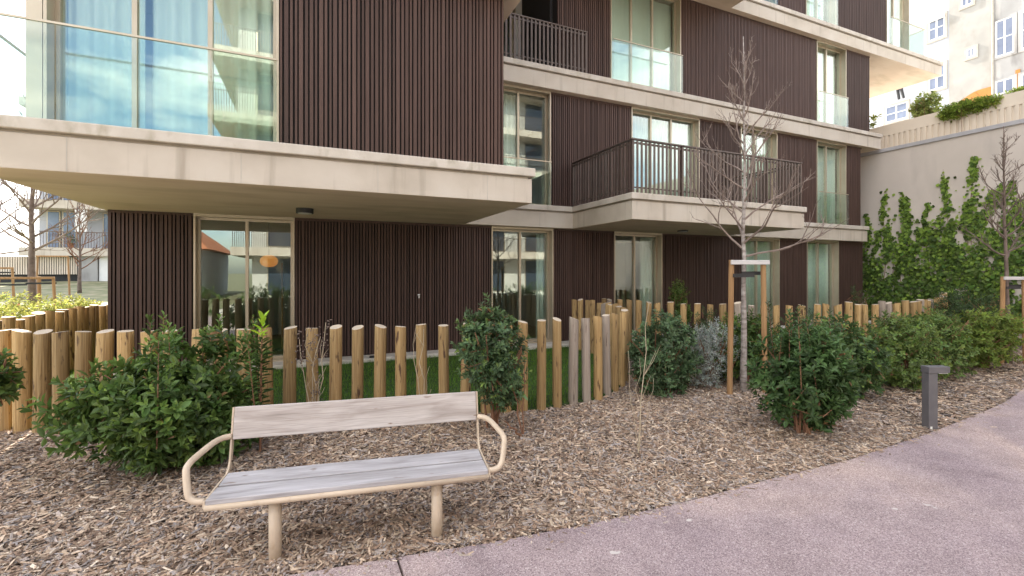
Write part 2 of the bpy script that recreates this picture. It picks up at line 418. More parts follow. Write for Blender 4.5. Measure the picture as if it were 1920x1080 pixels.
def lamp_mat():
    m, n, l, p = new_mat('paper_lamp')
    p.inputs['Base Color'].default_value = (0.75, 0.38, 0.10, 1)
    p.inputs['Emission Color'].default_value = (1.0, 0.30, 0.035, 1)
    p.inputs['Emission Strength'].default_value = 0.16
    return m
M['paper'] = lamp_mat()

# ================================================================== SETTING
def smooth01(t):
    t = np.clip(t, 0, 1); return t * t * (3 - 2 * t)

def ground_z(X, Y):
    """big sheet: low under the beds, a bank rising on the left"""
    X, Y = np.asarray(X, float), np.asarray(Y, float)
    left = smooth01((-3.9 - X) / 1.2)
    bank = -0.10 + 0.038 * np.clip(Y - 9.0, 0, 40) + 0.05 * np.sin(X * 0.6) * np.sin(Y * 0.45)
    return -0.34 * (1 - left) + bank * left

xs = np.concatenate([[-320, -180, -100, -60], np.arange(-42, 44, 1.0), [60, 100, 180, 320]])
ys = np.concatenate([[-320, -180, -100, -60], np.arange(-42, 62, 1.0), [80, 120, 200, 320]])
GX, GY = np.meshgrid(xs, ys)
GZ = ground_z(GX, GY)
nv = len(xs)
vv = np.stack([GX.ravel(), GY.ravel(), GZ.ravel()], 1)
ii = (np.arange(len(ys) - 1)[:, None] * nv + np.arange(nv - 1)[None, :]).ravel()
quads = np.stack([ii, ii + 1, ii + 1 + nv, ii + nv], 1)
tag(link('ground', np_mesh('ground', vv, np.full(len(quads), 4), quads, smooth=True), None, [M['bank']]), kind='structure')

PATH_EDGE = [(-14, 8.6), (-9, 6.3), (-5, 4.62), (-3, 3.86), (-1.6, 3.42), (-0.13, 3.06), (0.55, 2.97), (1.03, 2.89), (1.88, 2.80), (2.94, 2.76),
             (3.57, 2.77), (4.82, 2.74), (6.50, 2.83), (8.24, 2.99), (9.0, 3.08), (10.5, 3.36), (13, 3.85), (17.2, 4.8)]
PE = np.array(PATH_EDGE)
def path_y(x): return np.interp(x, PE[:, 0], PE[:, 1])
PATH_Z = -0.23

tag(MB().box(-30, -12.6, -0.40, 30, -5.4, -0.30).build('bounce_paving', M['plinth']), kind='structure')  # unseen pale paving added behind the camera, bounces sun onto facade and undersides
pbase = MB()
xx = list(np.linspace(-14, 17.2, 40))
pbase.prism([(x, -3.2) for x in xx] + [(x, float(path_y(x)) - 0.01) for x in reversed(xx)], -0.36, PATH_Z - 0.03)
path = pbase.build('path', M['soil']); tag(path, kind='structure')
joints = [-14, -5.95, 0.50, 6.95, 13.4, 17.2]
for a, b in zip(joints, joints[1:]):
    x = np.linspace(a + 0.006, b - 0.006, 40)
    sl = 0.035                                           # joints run slightly askew
    poly = [(xi - sl * 4.0 * (-1), -3.2) for xi in x] + [(xi, float(path_y(xi))) for xi in x[::-1]]
    s = MB().prism(poly, -0.33, PATH_Z).build('path_section', M['path'], path, bevel=0.012)

def bed_z(X, Y):
    """mulch surface: level with the path at its edge, 0.12 higher at the fences"""
    d = np.asarray(Y) - path_y(X)
    return PATH_Z - 0.012 + 0.13 * smooth01(d / 2.2) + 0.012 * np.sin(np.asarray(X) * 2.3) * np.sin(np.asarray(Y) * 1.9 + 0.4) * smooth01(d / 0.5)

bx = np.linspace(-6, 17.4, 120); bt = np.linspace(0, 1, 60)
BX = np.repeat(bx[:, None], 60, 1); BY = path_y(BX) - 0.02 + bt[None, :] * (9.0 - path_y(BX))
BZ = bed_z(BX, BY)
vv = np.stack([BX.ravel(), BY.ravel(), BZ.ravel()], 1)
ii = (np.arange(119)[:, None] * 60 + np.arange(59)[None, :]).ravel()
quads = np.stack([ii, ii + 60, ii + 61, ii + 1], 1)
tag(link('planting_bed', np_mesh('planting_bed', vv, np.full(len(quads), 4), quads, smooth=True), None, [M['soil']]), kind='structure')

# fences: centre lines
FRONT = [(-3.0, 6.65, .97, .070), (-2.82, 6.54, .97, .076), (-2.62, 6.43, .96, .074), (-2.43, 6.33, .96, .070), (-2.24, 6.28, .96, .068), (-2.05, 6.21, .96, .074),
         (-1.83, 6.14, .96, .072), (-1.59, 6.07, .96, .072), (-1.37, 6.0, .96, .07), (-1.16, 5.94, .97, .07), (-0.93, 5.88, .95, .07), (-0.7, 5.82, .96, .07),
         (-0.46, 5.75, .96, .068), (-0.23, 5.69, .97, .068), (0.01, 5.61, .96, .066), (0.24, 5.54, .97, .066), (0.47, 5.47, .96, .065), (0.71, 5.39, .975, .064),
         (0.94, 5.33, .965, .062), (1.17, 5.27, .985, .062), (1.42, 5.21, .97, .061), (1.65, 5.15, .985, .06), (1.91, 5.11, .98, .06), (2.15, 5.06, .98, .058),
         (2.35, 5.02, .99, .058), (2.58, 4.98, 1.0, .058), (2.82, 5.0, 1.0, .057), (3.06, 5.02, 1.0, .059), (3.29, 5.06, .99, .056), (3.49, 5.09, 1.0, .059),
         (3.72, 5.2, 1.0, .056), (3.94, 5.33, 1.0, .055), (4.18, 5.5, .99, .055)]
def along(pts, step):
    out, carry = [], 0.0
    for (ax, ay), (bx_, by_) in zip(pts, pts[1:]):
        L = math.hypot(bx_ - ax, by_ - ay); s = carry
        while s < L:
            out.append((ax + (bx_ - ax) * s / L, ay + (by_ - ay) * s / L)); s += step
        carry = s - L
    return out
BACK = along([(4.38, 5.68), (4.75, 6.2), (5.08, 6.9), (5.27, 7.5), (5.2, 8.55)], 0.20)
LEFT = along([(-3.2, 6.8), (-3.55, 7.05), (-3.75, 7.5), (-3.75, 14.5)], 0.25)
GARDEN2 = along([(6.12, 8.7), (6.2, 8.2), (6.45, 7.3), (6.75, 6.75), (7.5, 6.15), (9.2, 5.45), (11.4, 5.3), (13.7, 5.75), (16.4, 6.9)], 0.245)

def region(poly, name, z, mat):
    o = MB().prism(poly, z - 0.12, z).build(name, mat); return tag(o, kind='structure')
lawn_poly = [(x, y) for x, y, _, _ in FRONT] + BACK + [(5.2, 8.72), (-2.96, 8.72), (-2.96, 14.5), (-3.75, 14.5), (-3.75, 7.5), (-3.4, 6.9)]
region(lawn_poly, 'lawn', -0.07, M['turf'])
lawn2 = GARDEN2 + [(16.4, 8.72), (6.12, 8.72)]
region(lawn2, 'lawn', -0.068, M['turf'])
tag(MB().box(-2.96, 8.72, -0.2, 16.7, 9.12, 0.0).build('paving_strip', M['plinth'], bevel=0.01), kind='structure')

# ------------------------------------------------------------------ grass blades
def in_poly(px, py, poly):
    res = np.zeros(len(px), bool); n = len(poly); j = n - 1
    for i in range(n):
        xi, yi = poly[i]; xj, yj = poly[j]
        c = ((yi > py) != (yj > py)) & (px < (xj - xi) * (py - yi) / (yj - yi + 1e-12) + xi)
        res ^= c; j = i
    return res
def grass(poly, n, name, label):
    P = np.array(poly); lo, hi = P.min(0), P.max(0)
    x = RNG.uniform(lo[0], hi[0], n); y = RNG.uniform(lo[1], hi[1], n)
    k = in_poly(x, y, poly); x, y = x[k], y[k]; n = len(x)
    a = RNG.uniform(0, 6.28, n); h = RNG.uniform(0.025, 0.07, n); w = 0.0035
    lean = RNG.normal(0, 0.018, (n, 2))
    b0 = np.stack([x - w * np.cos(a), y - w * np.sin(a), np.full(n, -0.075)], 1)
    b1 = np.stack([x + w * np.cos(a), y + w * np.sin(a), np.full(n, -0.075)], 1)
    t = np.stack([x + lean[:, 0], y + lean[:, 1], -0.07 + h], 1)
    v = np.stack([b0, b1, t], 1).reshape(-1, 3)
    c = np.array([0.11, 0.215, 0.025]) * RNG.uniform(0.6, 1.35, (n, 1)) * (1 + RNG.normal(0, 0.08, (n, 3)))
    o = link(name, np_mesh(name, v, np.full(n, 3), np.arange(3 * n), np.repeat(c, 3, 0)), None, [M['grass']])
    tag(o, label, 'grass', kind='stuff')
grass(lawn_poly, 150000, 'lawn_grass', 'short green grass between the front log fence and the building')

# ------------------------------------------------------------------ wood-chip mulch
def chips(n, sampler, size, name, label, on_path=False):
    x, y = sampler(n)
    ok = (y > path_y(x) + 0.012) | on_path
    ok &= ~in_poly(x, y, lawn_poly) & ~in_poly(x, y, lawn2)
    x, y = x[ok], y[ok]; n = len(x)
    L = RNG.gamma(4.0, size / 4.0, n) + 0.014; W = RNG.uniform(0.10, 0.34, n) * np.minimum(L, 0.06) + 0.003; H = RNG.uniform(0.0015, 0.0055, n)
    az = RNG.uniform(0, 6.283, n); pit = RNG.normal(0, 0.20, n); rol = RNG.normal(0, 0.45, n)
    z = bed_z(x, y) + RNG.uniform(0.0, 0.024, n)
    if on_path: z = np.full(n, PATH_Z + 0.002); pit = pit * 0.1; rol = rol * 0.15
    u = np.stack([np.cos(az) * np.cos(pit), np.sin(az) * np.cos(pit), np.sin(pit)], 1)
    s0 = np.stack([-np.sin(az), np.cos(az), np.zeros(n)], 1)
    nn = np.cross(u, s0)
    s = s0 * np.cos(rol)[:, None] + nn * np.sin(rol)[:, None]
    nn = np.cross(u, s)
    c0 = np.stack([x, y, z], 1)
    L, W, H = L[:, None] / 2, W[:, None] / 2, H[:, None]
    tw = RNG.uniform(0.55, 1.0, (n, 1))
    v = np.stack([c0 - u * L - s * W * tw, c0 + u * L - s * W, c0 + u * L * 0.92 + s * W * tw, c0 - u * L * 1.05 + s * W,
                  c0 - u * L * 0.8 + nn * H, c0 + u * L * 0.8 + nn * H], 1).reshape(-1, 3)
    b = (np.arange(n) * 6)[:, None]
    loops = (b + np.array([0, 1, 5, 4, 2, 3, 4, 5, 1, 2, 5, 3, 0, 4])[None]).ravel()
    sizes = np.tile([4, 4, 3, 3], n)
    pal = np.array([[.40, .31, .235], [.30, .215, .155], [.215, .15, .11], [.33, .285, .26], [.47, .38, .29], [.15, .105, .08], [.52, .45, .37], [.27, .25, .25]])
    pr = np.array([.20, .20, .15, .16, .10, .08, .05, .06])
    c = pal[RNG.choice(len(pal), n, p=pr)] * RNG.uniform(0.7, 1.45, (n, 1)) * np.array([1.06, 1.02, 0.985])
    o = link(name, np_mesh(name, v, sizes, loops, np.repeat(c, 6, 0)), None, [M['chips']])
    tag(o, label, 'mulch', kind='stuff')
def spill(n):
    x = RNG.uniform(-2.5, 9.0, n); y = path_y(x) - RNG.exponential(0.05, n)
    return x, y
def near_area(n):
    r = RNG.uniform(0, 1, n)
    x = RNG.uniform(-3.8, 6.5, n); y = path_y(x) + r ** 1.25 * 3.6
    return x, y
def far_area(n):
    x = RNG.uniform(3.2, 15.0, n); y = path_y(x) + RNG.uniform(0, 1, n) ** 1.2 * 3.2
    return x, y
chips(125000, near_area, 0.050, 'wood_chip_mulch', 'grey-brown wood chip mulch covering the bed around the bench')
chips(60000, near_area, 0.012, 'wood_chip_fines', 'fine brown wood dust and slivers between the chips around the bench')
chips(420, spill, 0.022, 'stray_wood_chips', 'scattered wood chips spilled along the edge of the path', True)
chips(36000, far_area, 0.065, 'wood_chip_mulch', 'grey-brown wood chip mulch of the far right bed beyond the bollard')

# ================================================================== BUILDING
bld = empty('apartment_building', (0, 0, 0))
tag(bld, 'modern apartment building with dark brown battens, concrete slabs and balconies', 'building')

def offset_poly(poly, d):
    """inset a CCW rectilinear polygon by d"""
    n = len(poly); out = []
    for i in range(n):
        p0, p1, p2 = Vector(poly[i - 1]), Vector(poly[i]), Vector(poly[(i + 1) % n])
        e1, e2 = (p1 - p0).normalized(), (p2 - p1).normalized()
        n1, n2 = Vector((-e1.y, e1.x)), Vector((-e2.y, e2.x))
        q = p1 + (n1 + n2) * d if abs(e1.dot(e2)) < 0.5 else p1 + n1 * d
        out.append((q.x, q.y))
    return out

def slab(poly, zt):
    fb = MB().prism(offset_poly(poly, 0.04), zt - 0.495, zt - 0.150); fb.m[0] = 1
    fas = fb.build('floor_slab', [M['concrete'], M['bounce_lit_soffit']], bld, bevel=0.008)
    MB().prism(offset_poly(poly, 0.085), zt - 0.152, zt - 0.118).build('slab_groove', M['concrete'], fas)
    MB().prism(poly, zt - 0.120, zt).build('slab_cap', M['concrete_cap'], fas, bevel=0.012)
    return fas
BACKY = 15.5
Z1, Z2, Z3, Z4 = 3.07, 6.17, 9.27, 12.37
TH = 0.495
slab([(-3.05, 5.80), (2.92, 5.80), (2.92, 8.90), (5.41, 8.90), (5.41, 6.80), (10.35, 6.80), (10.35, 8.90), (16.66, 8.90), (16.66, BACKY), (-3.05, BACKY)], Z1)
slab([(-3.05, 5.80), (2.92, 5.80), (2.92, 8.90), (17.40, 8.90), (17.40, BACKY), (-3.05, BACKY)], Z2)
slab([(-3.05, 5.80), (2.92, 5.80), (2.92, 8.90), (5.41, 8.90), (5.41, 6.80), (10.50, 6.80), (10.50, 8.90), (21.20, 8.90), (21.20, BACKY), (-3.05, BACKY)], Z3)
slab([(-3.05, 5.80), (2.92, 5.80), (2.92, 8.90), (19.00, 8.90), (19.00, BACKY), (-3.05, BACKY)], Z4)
for x, y, zt in [(-2.2, 5.84, Z1), (-0.72, 5.84, Z1), (0.75, 5.84, Z1), (2.2, 5.84, Z1), (4.6, 8.94, Z1), (6.9, 6.84, Z1), (8.6, 6.84, Z1), (14.6, 8.94, Z1), (4.75, 8.94, Z2), (6.9, 8.94, Z2),
                 (9.4, 8.94, Z2), (11.9, 8.94, Z2), (14.3, 8.94, Z2), (15.4, 8.94, Z2), (12.6, 8.94, Z3), (14.2, 8.94, Z3), (16.4, 8.94, Z3), (18.6, 8.94, Z3)]:
    MB().box(x - 0.004, y - 0.0015, zt - 0.485, x + 0.004, y + 0.01, zt - 0.16).build('casting_joint', M['stone_trim'], bld)
WY, VY = 9.10, 6.16          # faces of the battens: main wall, projecting volume

# outer shell behind the cladding
MB().box(-2.94, BACKY - 0.5, 0.0, 16.6, BACKY - 0.2, Z4 - TH).build('rear_wall', M['backing'], bld)
for z0, z1, x1 in ((0.0, Z1 - TH, 16.7), (Z1, Z2 - TH, 16.6), (Z2, Z3 - TH, 17.0), (Z3, Z4 - TH, 17.9)):
    MB().box(-2.94, 9.36, z0, -2.74, BACKY - 0.5, z1).build('side_wall', M['batten'], bld)
    MB().box(x1 - 0.2, 9.36, z0, x1, BACKY - 0.5, z1).build('side_wall', M['batten'], bld)
for z0, z1 in ((Z1, Z2 - TH), (Z2, Z3 - TH), (Z3, Z4 - TH)):
    MB().box(2.40, VY + 0.26, z0, 2.59, 9.36, z1).build('side_wall', M['batten'], bld)
MB().box(-2.73, 9.36, -0.1, 16.5, BACKY - 0.5, 0.02).build('room_floor', M['room_floor'], bld)
# interior walls
for z0, z1 in ((0.02, Z1 - TH), (Z1, Z2 - TH), (Z2, Z3 - TH), (Z3, Z4 - TH)):
    MB().box(-2.74, 12.8, z0, 16.5, 12.95, z1).build('room_wall', M['plaster'], bld)
    for x in (1.4, 5.9, 9.9, 13.2):
        MB().box(x, 9.37, z0, x + 0.12, 12.8, z1).build('room_wall', M['plaster'], bld)

box_cache = {}
def batten_mesh(w, h):
    k = (round(w, 4), round(h, 3))
    if k not in box_cache:
        me = MB().box(-w / 2, -0.048, 0, w / 2, 0, h).mesh('batten'); me.materials.append(M['batten']); box_cache[k] = me
    return box_cache[k]
PAT = [(0.040, 0.020), (0.026, 0.022), (0.046, 0.018), (0.030, 0.024), (0.026, 0.018), (0.046, 0.022), (0.034, 0.019)]
pat_i = [0]
def cladding(X0, X1, z0, z1, Y, single, rail=True):
    """backing board with a top rail; battens as pieces of their own (single) or joined where they are too fine"""
    b = MB().box(X0, Y + 0.05, z0 + 0.002, X1, Y + 0.25, z1 - 0.002)
    pan = b.build('cladding_panel', M['backing'], bld)
    MB().box(X0, Y + 0.002, z1 - 0.045, X1, Y + 0.049, z1 - 0.003).build('top_rail', M['batten'], pan)
    x = X0 + 0.004
    joined = MB()
    while True:
        w, g = PAT[pat_i[0] % len(PAT)]; pat_i[0] += 1
        if x + w > X1: break
        if single:
            o = bpy.data.objects.new('batten', batten_mesh(w, z1 - z0 - 0.055)); COL.objects.link(o)
            o.parent = pan; o.location = (x + w / 2, Y + 0.049, z0 + 0.008)
        else:
            joined.box(x, Y + 0.001, z0 + 0.008, x + w, Y + 0.049, z1 - 0.047)
        x += w + g
    if not single:
        tag(joined.build('battens', M['batten'], pan), kind='stuff')
    return pan

def window(X0, X1, z0, z1, Y, mull=(), depth=0.17, sill=0.03):
    """metal lining and frame, mullions and panes"""
    t, fw = 0.028, 0.042
    b = MB()
    b.box(X0, Y - 0.012, z0, X0 + t, Y + 0.26, z1); b.box(X1 - t, Y - 0.012, z0, X1, Y + 0.26, z1)
    b.box(X0 + t, Y - 0.012, z1 - 0.05, X1 - t, Y + 0.26, z1 - 0.002); b.box(X0 + t, Y - 0.012, z0, X1 - t, Y + 0.26, z0 + sill)
    w = b.build('window', M['frame'], bld)
    f = MB(); y0, y1 = Y + depth - 0.02, Y + depth + 0.045
    xa, xb, za, zb = X0 + t, X1 - t, z0 + sill, z1 - 0.05
    f.box(xa, y0, za, xa + fw, y1, zb); f.box(xb - fw, y0, za, xb, y1, zb)
    f.box(xa + fw, y0, zb - fw, xb - fw, y1, zb); f.box(xa + fw, y0, za, xb - fw, y1, za + fw)
    f.build('window_frame', M['frame'], w)
    edges = [xa + fw] + list(mull) + [xb - fw]
    for m in mull:
        MB().box(m - 0.024, y0 - 0.012, za + 0.001, m + 0.024, y1 - 0.005, zb - 0.001).build('mullion', M['frame'], w)
    for a, c in zip(edges, edges[1:]):
        MB().box(a, Y + depth + 0.008, za + fw, c, Y + depth + 0.022, zb - fw).build('pane', M['glass'], w)
    return w

def curtain(X0, X1, z0, z1, Y, label, mat='curtain', waves=0.11, amp=0.035):
    n = max(8, int((X1 - X0) / 0.018)); x = np.linspace(X0, X1, n)
    ph = RNG.uniform(0, 6)
    y = Y + amp * np.sin(x / waves * 6.283 + ph + 0.8 * np.sin(x * 3.1))
    y2 = Y + 0.8 * amp * np.sin(x / waves * 6.283 + ph + 0.8 * np.sin(x * 3.1) + 0.3)
    b = MB()
    for q, (yy, zz) in enumerate(((y, z0), (y2, z1))):
        b.v += [(float(a), float(c), zz) for a, c in zip(x, yy)]
    for i in range(n - 1): b.face((i, i + 1, n + i + 1, n + i))
    o = b.build('curtain', M[mat], None, smooth=True)
    s = o.modifiers.new('cloth', 'SOLIDIFY'); s.thickness = 0.004
    tag(o, label, 'curtain', 'curtains behind the windows')
    return o

# --- ground floor
S0 = Z1 - TH
cladding(-2.94, -1.815, 0.0, S0, WY, True)
window(-1.81, -0.288, 0.0, S0, WY, [-1.05])
cladding(-0.283, 3.515, 0.0, S0, WY, True)
window(3.52, 5.025, 0.0, S0, WY, [4.262])
cladding(5.03, 6.70, 0.0, S0, WY, True)
window(6.705, 8.19, 0.0, S0, WY, [7.43])
cladding(8.195, 11.08, 0.0, S0, WY, False)
window(11.085, 12.605, 0.0, S0, WY, [11.83])
cladding(12.61, 13.84, 0.0, S0, WY, False)
window(13.845, 15.39, 0.0, S0, WY, [14.60])
cladding(15.395, 16.70, 0.0, S0, WY, False)
# --- first floor
S1 = Z2 - TH
window(3.45, 4.96, Z1, S1, WY, [4.215])
cladding(4.965, 7.215, Z1, S1, WY, True)
window(7.22, 9.46, Z1, S1, WY, [7.95, 8.62])
cladding(9.465, 11.0, Z1, S1, WY, False)
window(11.005, 12.505, Z1, S1, WY, [11.76])
cladding(12.51, 14.295, Z1, S1, WY, False)
window(14.30, 15.77, Z1, S1, WY, [15.0])
cladding(15.775, 16.60, Z1, S1, WY, False)
cladding(2.60, 3.445, Z1, S1, WY, False)
# --- second floor, with the loggia at its left
S2 = Z3 - TH
cladding(5.15, 6.595, Z2, S2, WY, True)
window(6.60, 8.81, Z2, S2, WY, [7.33, 8.0])
cladding(8.815, 14.295, Z2, S2, WY, False)
window(14.30, 15.77, Z2, S2, WY, [15.0])
cladding(15.775, 17.05, Z2, S2, WY, False)
window(2.62, 4.9, Z2, S2, 10.9, [3.7])
MB().box(4.9, 10.9, Z2, 5.15, 11.1, S2).build('loggia_wall', M['plaster'], bld)
MB().box(5.08, 9.36, Z2, 5.15, 10.9, S2).build('loggia_wall', M['backing'], bld)
# --- third floor
S3 = Z4 - TH
cladding(12.46, 13.79, Z3, S3, WY, False)
window(13.795, 15.25, Z3, S3, WY, [14.55])
cladding(15.255, 18.0, Z3, S3, WY, False)
cladding(8.0, 10.9, Z3, S3, WY, False)
window(10.905, 12.455, Z3, S3, WY, [11.7])
window(18.005, 19.36, Z3, S3, WY, [18.70])
# --- projecting volume on the left
for zz in (Z1, Z2, Z3):
    zt = zz + 3.1 - TH
    cladding(-0.36, 2.59, zz, zt, VY, zz == Z1)
    window(-2.50, -0.365, zz, zt, VY, [-1.80, -1.09])
    MB().box(-2.63, VY - 0.014, zz, -2.505, VY + 0.24, zt).build('corner_post', M['frame'], bld)
    MB().box(-2.63, VY + 0.241, zz, -2.45, 9.36, zt).build('side_wall', M['plaster'], bld)
    MB().box(-2.4, 8.9, zz, 2.4, 9.0, zt).build('room_wall', M['plaster'], bld)

# glass balustrades
def glass_guard(x0, y0, x1, y1, z0, h, parts=1):
    g = empty('glass_balustrade'); g.parent = bld
    L = math.hypot(x1 - x0, y1 - y0); ux, uy = (x1 - x0) / L, (y1 - y0) / L
    px, py = -uy * 0.006, ux * 0.006
    for i in range(parts):
        a, b = L * i / parts + 0.006, L * (i + 1) / parts - 0.006
        poly = [(x0 + ux * a - px, y0 + uy * a - py), (x0 + ux * b - px, y0 + uy * b - py), (x0 + ux * b + px, y0 + uy * b + py), (x0 + ux * a + px, y0 + uy * a + py)]
        MB().prism(poly, z0, z0 + h).build('pane', M['rail_glass'], g)
    px, py = px * 2.2, py * 2.2
    poly = [(x0 - px, y0 - py), (x1 - px, y1 - py), (x1 + px, y1 + py), (x0 + px, y0 + py)]
    MB().prism(poly, z0 + h + 0.001, z0 + h + 0.022).build('top_rail', M['frame'], g)
glass_guard(-2.98, 5.95, -0.37, 5.95, Z1, 0.98, 4)
glass_guard(-2.98, 9.0, -2.98, 5.97, Z1, 0.98, 2)
for x0, x1, z in ((3.47, 4.94, Z1), (14.32, 15.75, Z1), (14.32, 15.75, Z2), (13.82, 15.23, Z3), (10.93, 12.43, Z3)):
    glass_guard(x0, 9.02, x1, 9.02, z, 0.98, 1)
glass_guard(6.62, 9.0, 8.79, 9.0, Z2, 1.0, 1)
glass_guard(18.02, 8.98, 20.1, 8.98, Z3, 0.98, 2)
glass_guard(20.1, 9.0, 20.1, 11.5, Z3, 0.98, 2)

# bar railings
bar_me = MB().box(-0.022, -0.007, 0, 0.022, 0.007, 0.985).mesh('baluster'); bar_me.materials.append(M['rail'])
def railing(x0, y0, x1, y1, z, h=1.03, ends=True):
    r = MB(); L = math.hypot(x1 - x0, y1 - y0); ang = math.atan2(y1 - y0, x1 - x0)
    g = empty('balcony_railing', (x0, y0, z), ang); g.parent = bld
    MB().box(-0.03, -0.035, h - 0.03, L + 0.03, 0.035, h).build('hand_rail', M['rail'], g, bevel=0.004)
    MB().box(0, -0.010, h - 0.10, L, 0.010, h - 0.065).build('upper_bar', M['rail'], g)
    MB().box(0, -0.008, 0.10, L, 0.008, 0.125).build('lower_bar', M['rail'], g)
    k = int(L / 0.10)
    for i in range(k + 1):
        o = bpy.data.objects.new('baluster', bar_me); COL.objects.link(o); o.parent = g
        o.location = (L * i / k, -0.018, 0.002)
        if i % 12 == 0:
            MB().box(L * i / k - 0.02, 0.0, 0.0, L * i / k + 0.02, 0.05, h - 0.031).build('railing_post', M['rail'], g)
railing(5.50, 6.90, 10.26, 6.90, Z1)
railing(5.50, 9.0, 5.50, 6.93, Z1)
railing(10.26, 6.93, 10.26, 9.0, Z1)
railing(3.0, 8.98, 5.82, 8.98, Z2, 0.99)
railing(5.50, 6.90, 10.4, 6.90, Z3)

# soffit lamps
def soffit_lamp(x, y, r, h):
    b = MB(); n = 24
    b.tube([(x, y, S0 - h), (x, y, S0 - 0.001)], r, n=n)
    o = b.build('soffit_lamp', M['black'], bld)
    MB().tube([(x, y, S0 - h - 0.006), (x, y, S0 - h - 0.001)], r * 0.8, n=n).build('diffuser', M['white'], o)
soffit_lamp(-0.10, 7.75, 0.125, 0.075)
soffit_lamp(8.05, 8.25, 0.12, 0.03)
# small outdoor tap and vent low on the cladding
t = MB(); t.tube([(1.95, WY - 0.001, 1.12), (1.95, WY - 0.07, 1.12), (1.95, WY - 0.08, 1.07)], 0.012, 6); t.box(1.925, WY - 0.055, 1.13, 1.975, WY - 0.045, 1.15)
t.build('wall_tap', M['white'], bld)
MB().box(0.98, 8.735, -0.06, 1.14, 8.80, 0.035).build('wall_vent', M['black'], bld)

# curtains: first, second and third floors and the corner volume
curtain(3.5, 4.2, Z1 + 0.04, S1 - 0.1, 9.41, 'pale curtain behind the tall first floor window beside the corner volume')
curtain(7.25, 9.42, Z1 + 0.04, S1 - 0.1, 9.41, 'pale curtain behind the window opening on the railed balcony')
curtain(11.03, 12.48, Z1 + 0.04, S1 - 0.1, 9.41, 'pale curtain behind the window hidden by the bare tree')
curtain(14.33, 15.74, Z1 + 0.04, S1 - 0.1, 9.41, 'pale curtain in the first floor window nearest the retaining wall')
curtain(6.63, 8.78, Z2 + 0.04, S2 - 0.1, 9.41, 'smooth pale green curtain behind the wide second floor window', waves=0.6, amp=0.012)
curtain(14.33, 14.95, Z2 + 0.04, S2 - 0.1, 9.38, 'cream curtain in the second floor window near the right end', 'curtain_cream')
curtain(15.0, 15.74, Z2 + 0.04, S2 - 0.1, 9.43, 'pale curtain beside the cream one in the second floor window')
curtain(13.83, 14.6, Z3 + 0.04, S3 - 0.1, 9.38, 'cream curtain in the top visible window under the frame edge', 'curtain_cream')
curtain(11.12, 12.57, 0.04, S0 - 0.1, 9.41, 'pale curtain in the ground floor window behind the staked tree')
curtain(13.88, 15.36, 0.04, S0 - 0.1, 9.41, 'pale curtain in the ground floor window nearest the ivy')
curtain(-2.44, -1.75, Z1 + 0.04, S1 - 0.1, VY + 0.33, 'sheer pale curtain in the leftmost pane of the corner window', waves=0.16)
curtain(-1.70, -0.42, Z1 + 0.04, S1 - 0.1, VY + 0.36, 'sheer pale curtain in the two right panes of the corner window', waves=0.16)
curtain(4.75, 4.98, 0.04, S0 - 0.1, 9.41, 'narrow pale curtain at the right edge of the middle ground floor window')
curtain(7.75, 8.13, 0.04, S0 - 0.1, 9.41, 'narrow pale curtain at the right of the ground floor window by the fence corner')

# paper lantern and things in the ground floor rooms
ln = empty('paper_lantern', (-0.76, 9.95, 1.80))
tag(ln, 'orange paper lantern hanging inside the left ground floor window', 'lantern')
b = MB(); ribs = 9; rings = []
for i in range(ribs * 2 + 1):
    f = i / (ribs * 2) * math.pi
    rings.append((0.135 * math.sin(f) + 0.02 + (0.005 if i % 2 else 0.0), 0.115 * -math.cos(f)))
b.tube([(0, 0, z) for _, z in rings], [r for r, _ in rings], n=20)
b.build('lantern_shade', M['paper'], ln, smooth=True)
MB().tube([(0, 0, 0.10), (0, 0, 0.74)], 0.004, 5).build('cord', M['black'], ln)
fl = empty('floor_lamp', (-0.55, 10.3, 0.02)); tag(fl, 'slim wooden standing lamp inside the left ground floor window', 'lamp')
MB().tube([(0, 0, 0), (0, 0, 0.02)], 0.14, 16).build('lamp_base', M['black'], fl)
MB().tube([(0, 0, 0.02), (0, 0, 1.75)], 0.018, 8).build('lamp_pole', M['stake'], fl)

# ================================================================== BENCH
bench = empty('park_bench', (0.265, 3.095, -0.22), R(-9.5))
tag(bench, 'weathered wooden bench with beige tubular frame on the mulch beside the path', 'bench')
def plank(name, w, y0, z0, y1, z1, th, mat):
    """plank between two edge lines seen from the end"""
    d = Vector((0, y1 - y0, z1 - z0)).normalized(); nrm = Vector((0, -d.z, d.y)) * th
    b = MB(); x = w / 2
    q = [(y0, z0), (y1, z1), (y1 + nrm.y, z1 + nrm.z), (y0 + nrm.y, z0 + nrm.z)]
    b.v += [(-x, a, c) for a, c in q] + [(x, a, c) for a, c in q]
    for f in ((0, 1, 2, 3), (7, 6, 5, 4), (0, 4, 5, 1), (1, 5, 6, 2), (2, 6, 7, 3), (3, 7, 4, 0)): b.face(f)
    return b.build(name, mat, bench, bevel=0.006)
W2 = 0.868
plank('seat_plank', 1.735, 0.010, 0.408, 0.197, 0.402, 0.034, M['sky_tinted_seat_wood'])
plank('seat_plank', 1.735, 0.221, 0.402, 0.405, 0.408, 0.034, M['sky_tinted_seat_wood'])
plank('backrest_plank', 1.735, 0.515, 0.632, 0.560, 0.848, 0.034, M['bench_wood'])
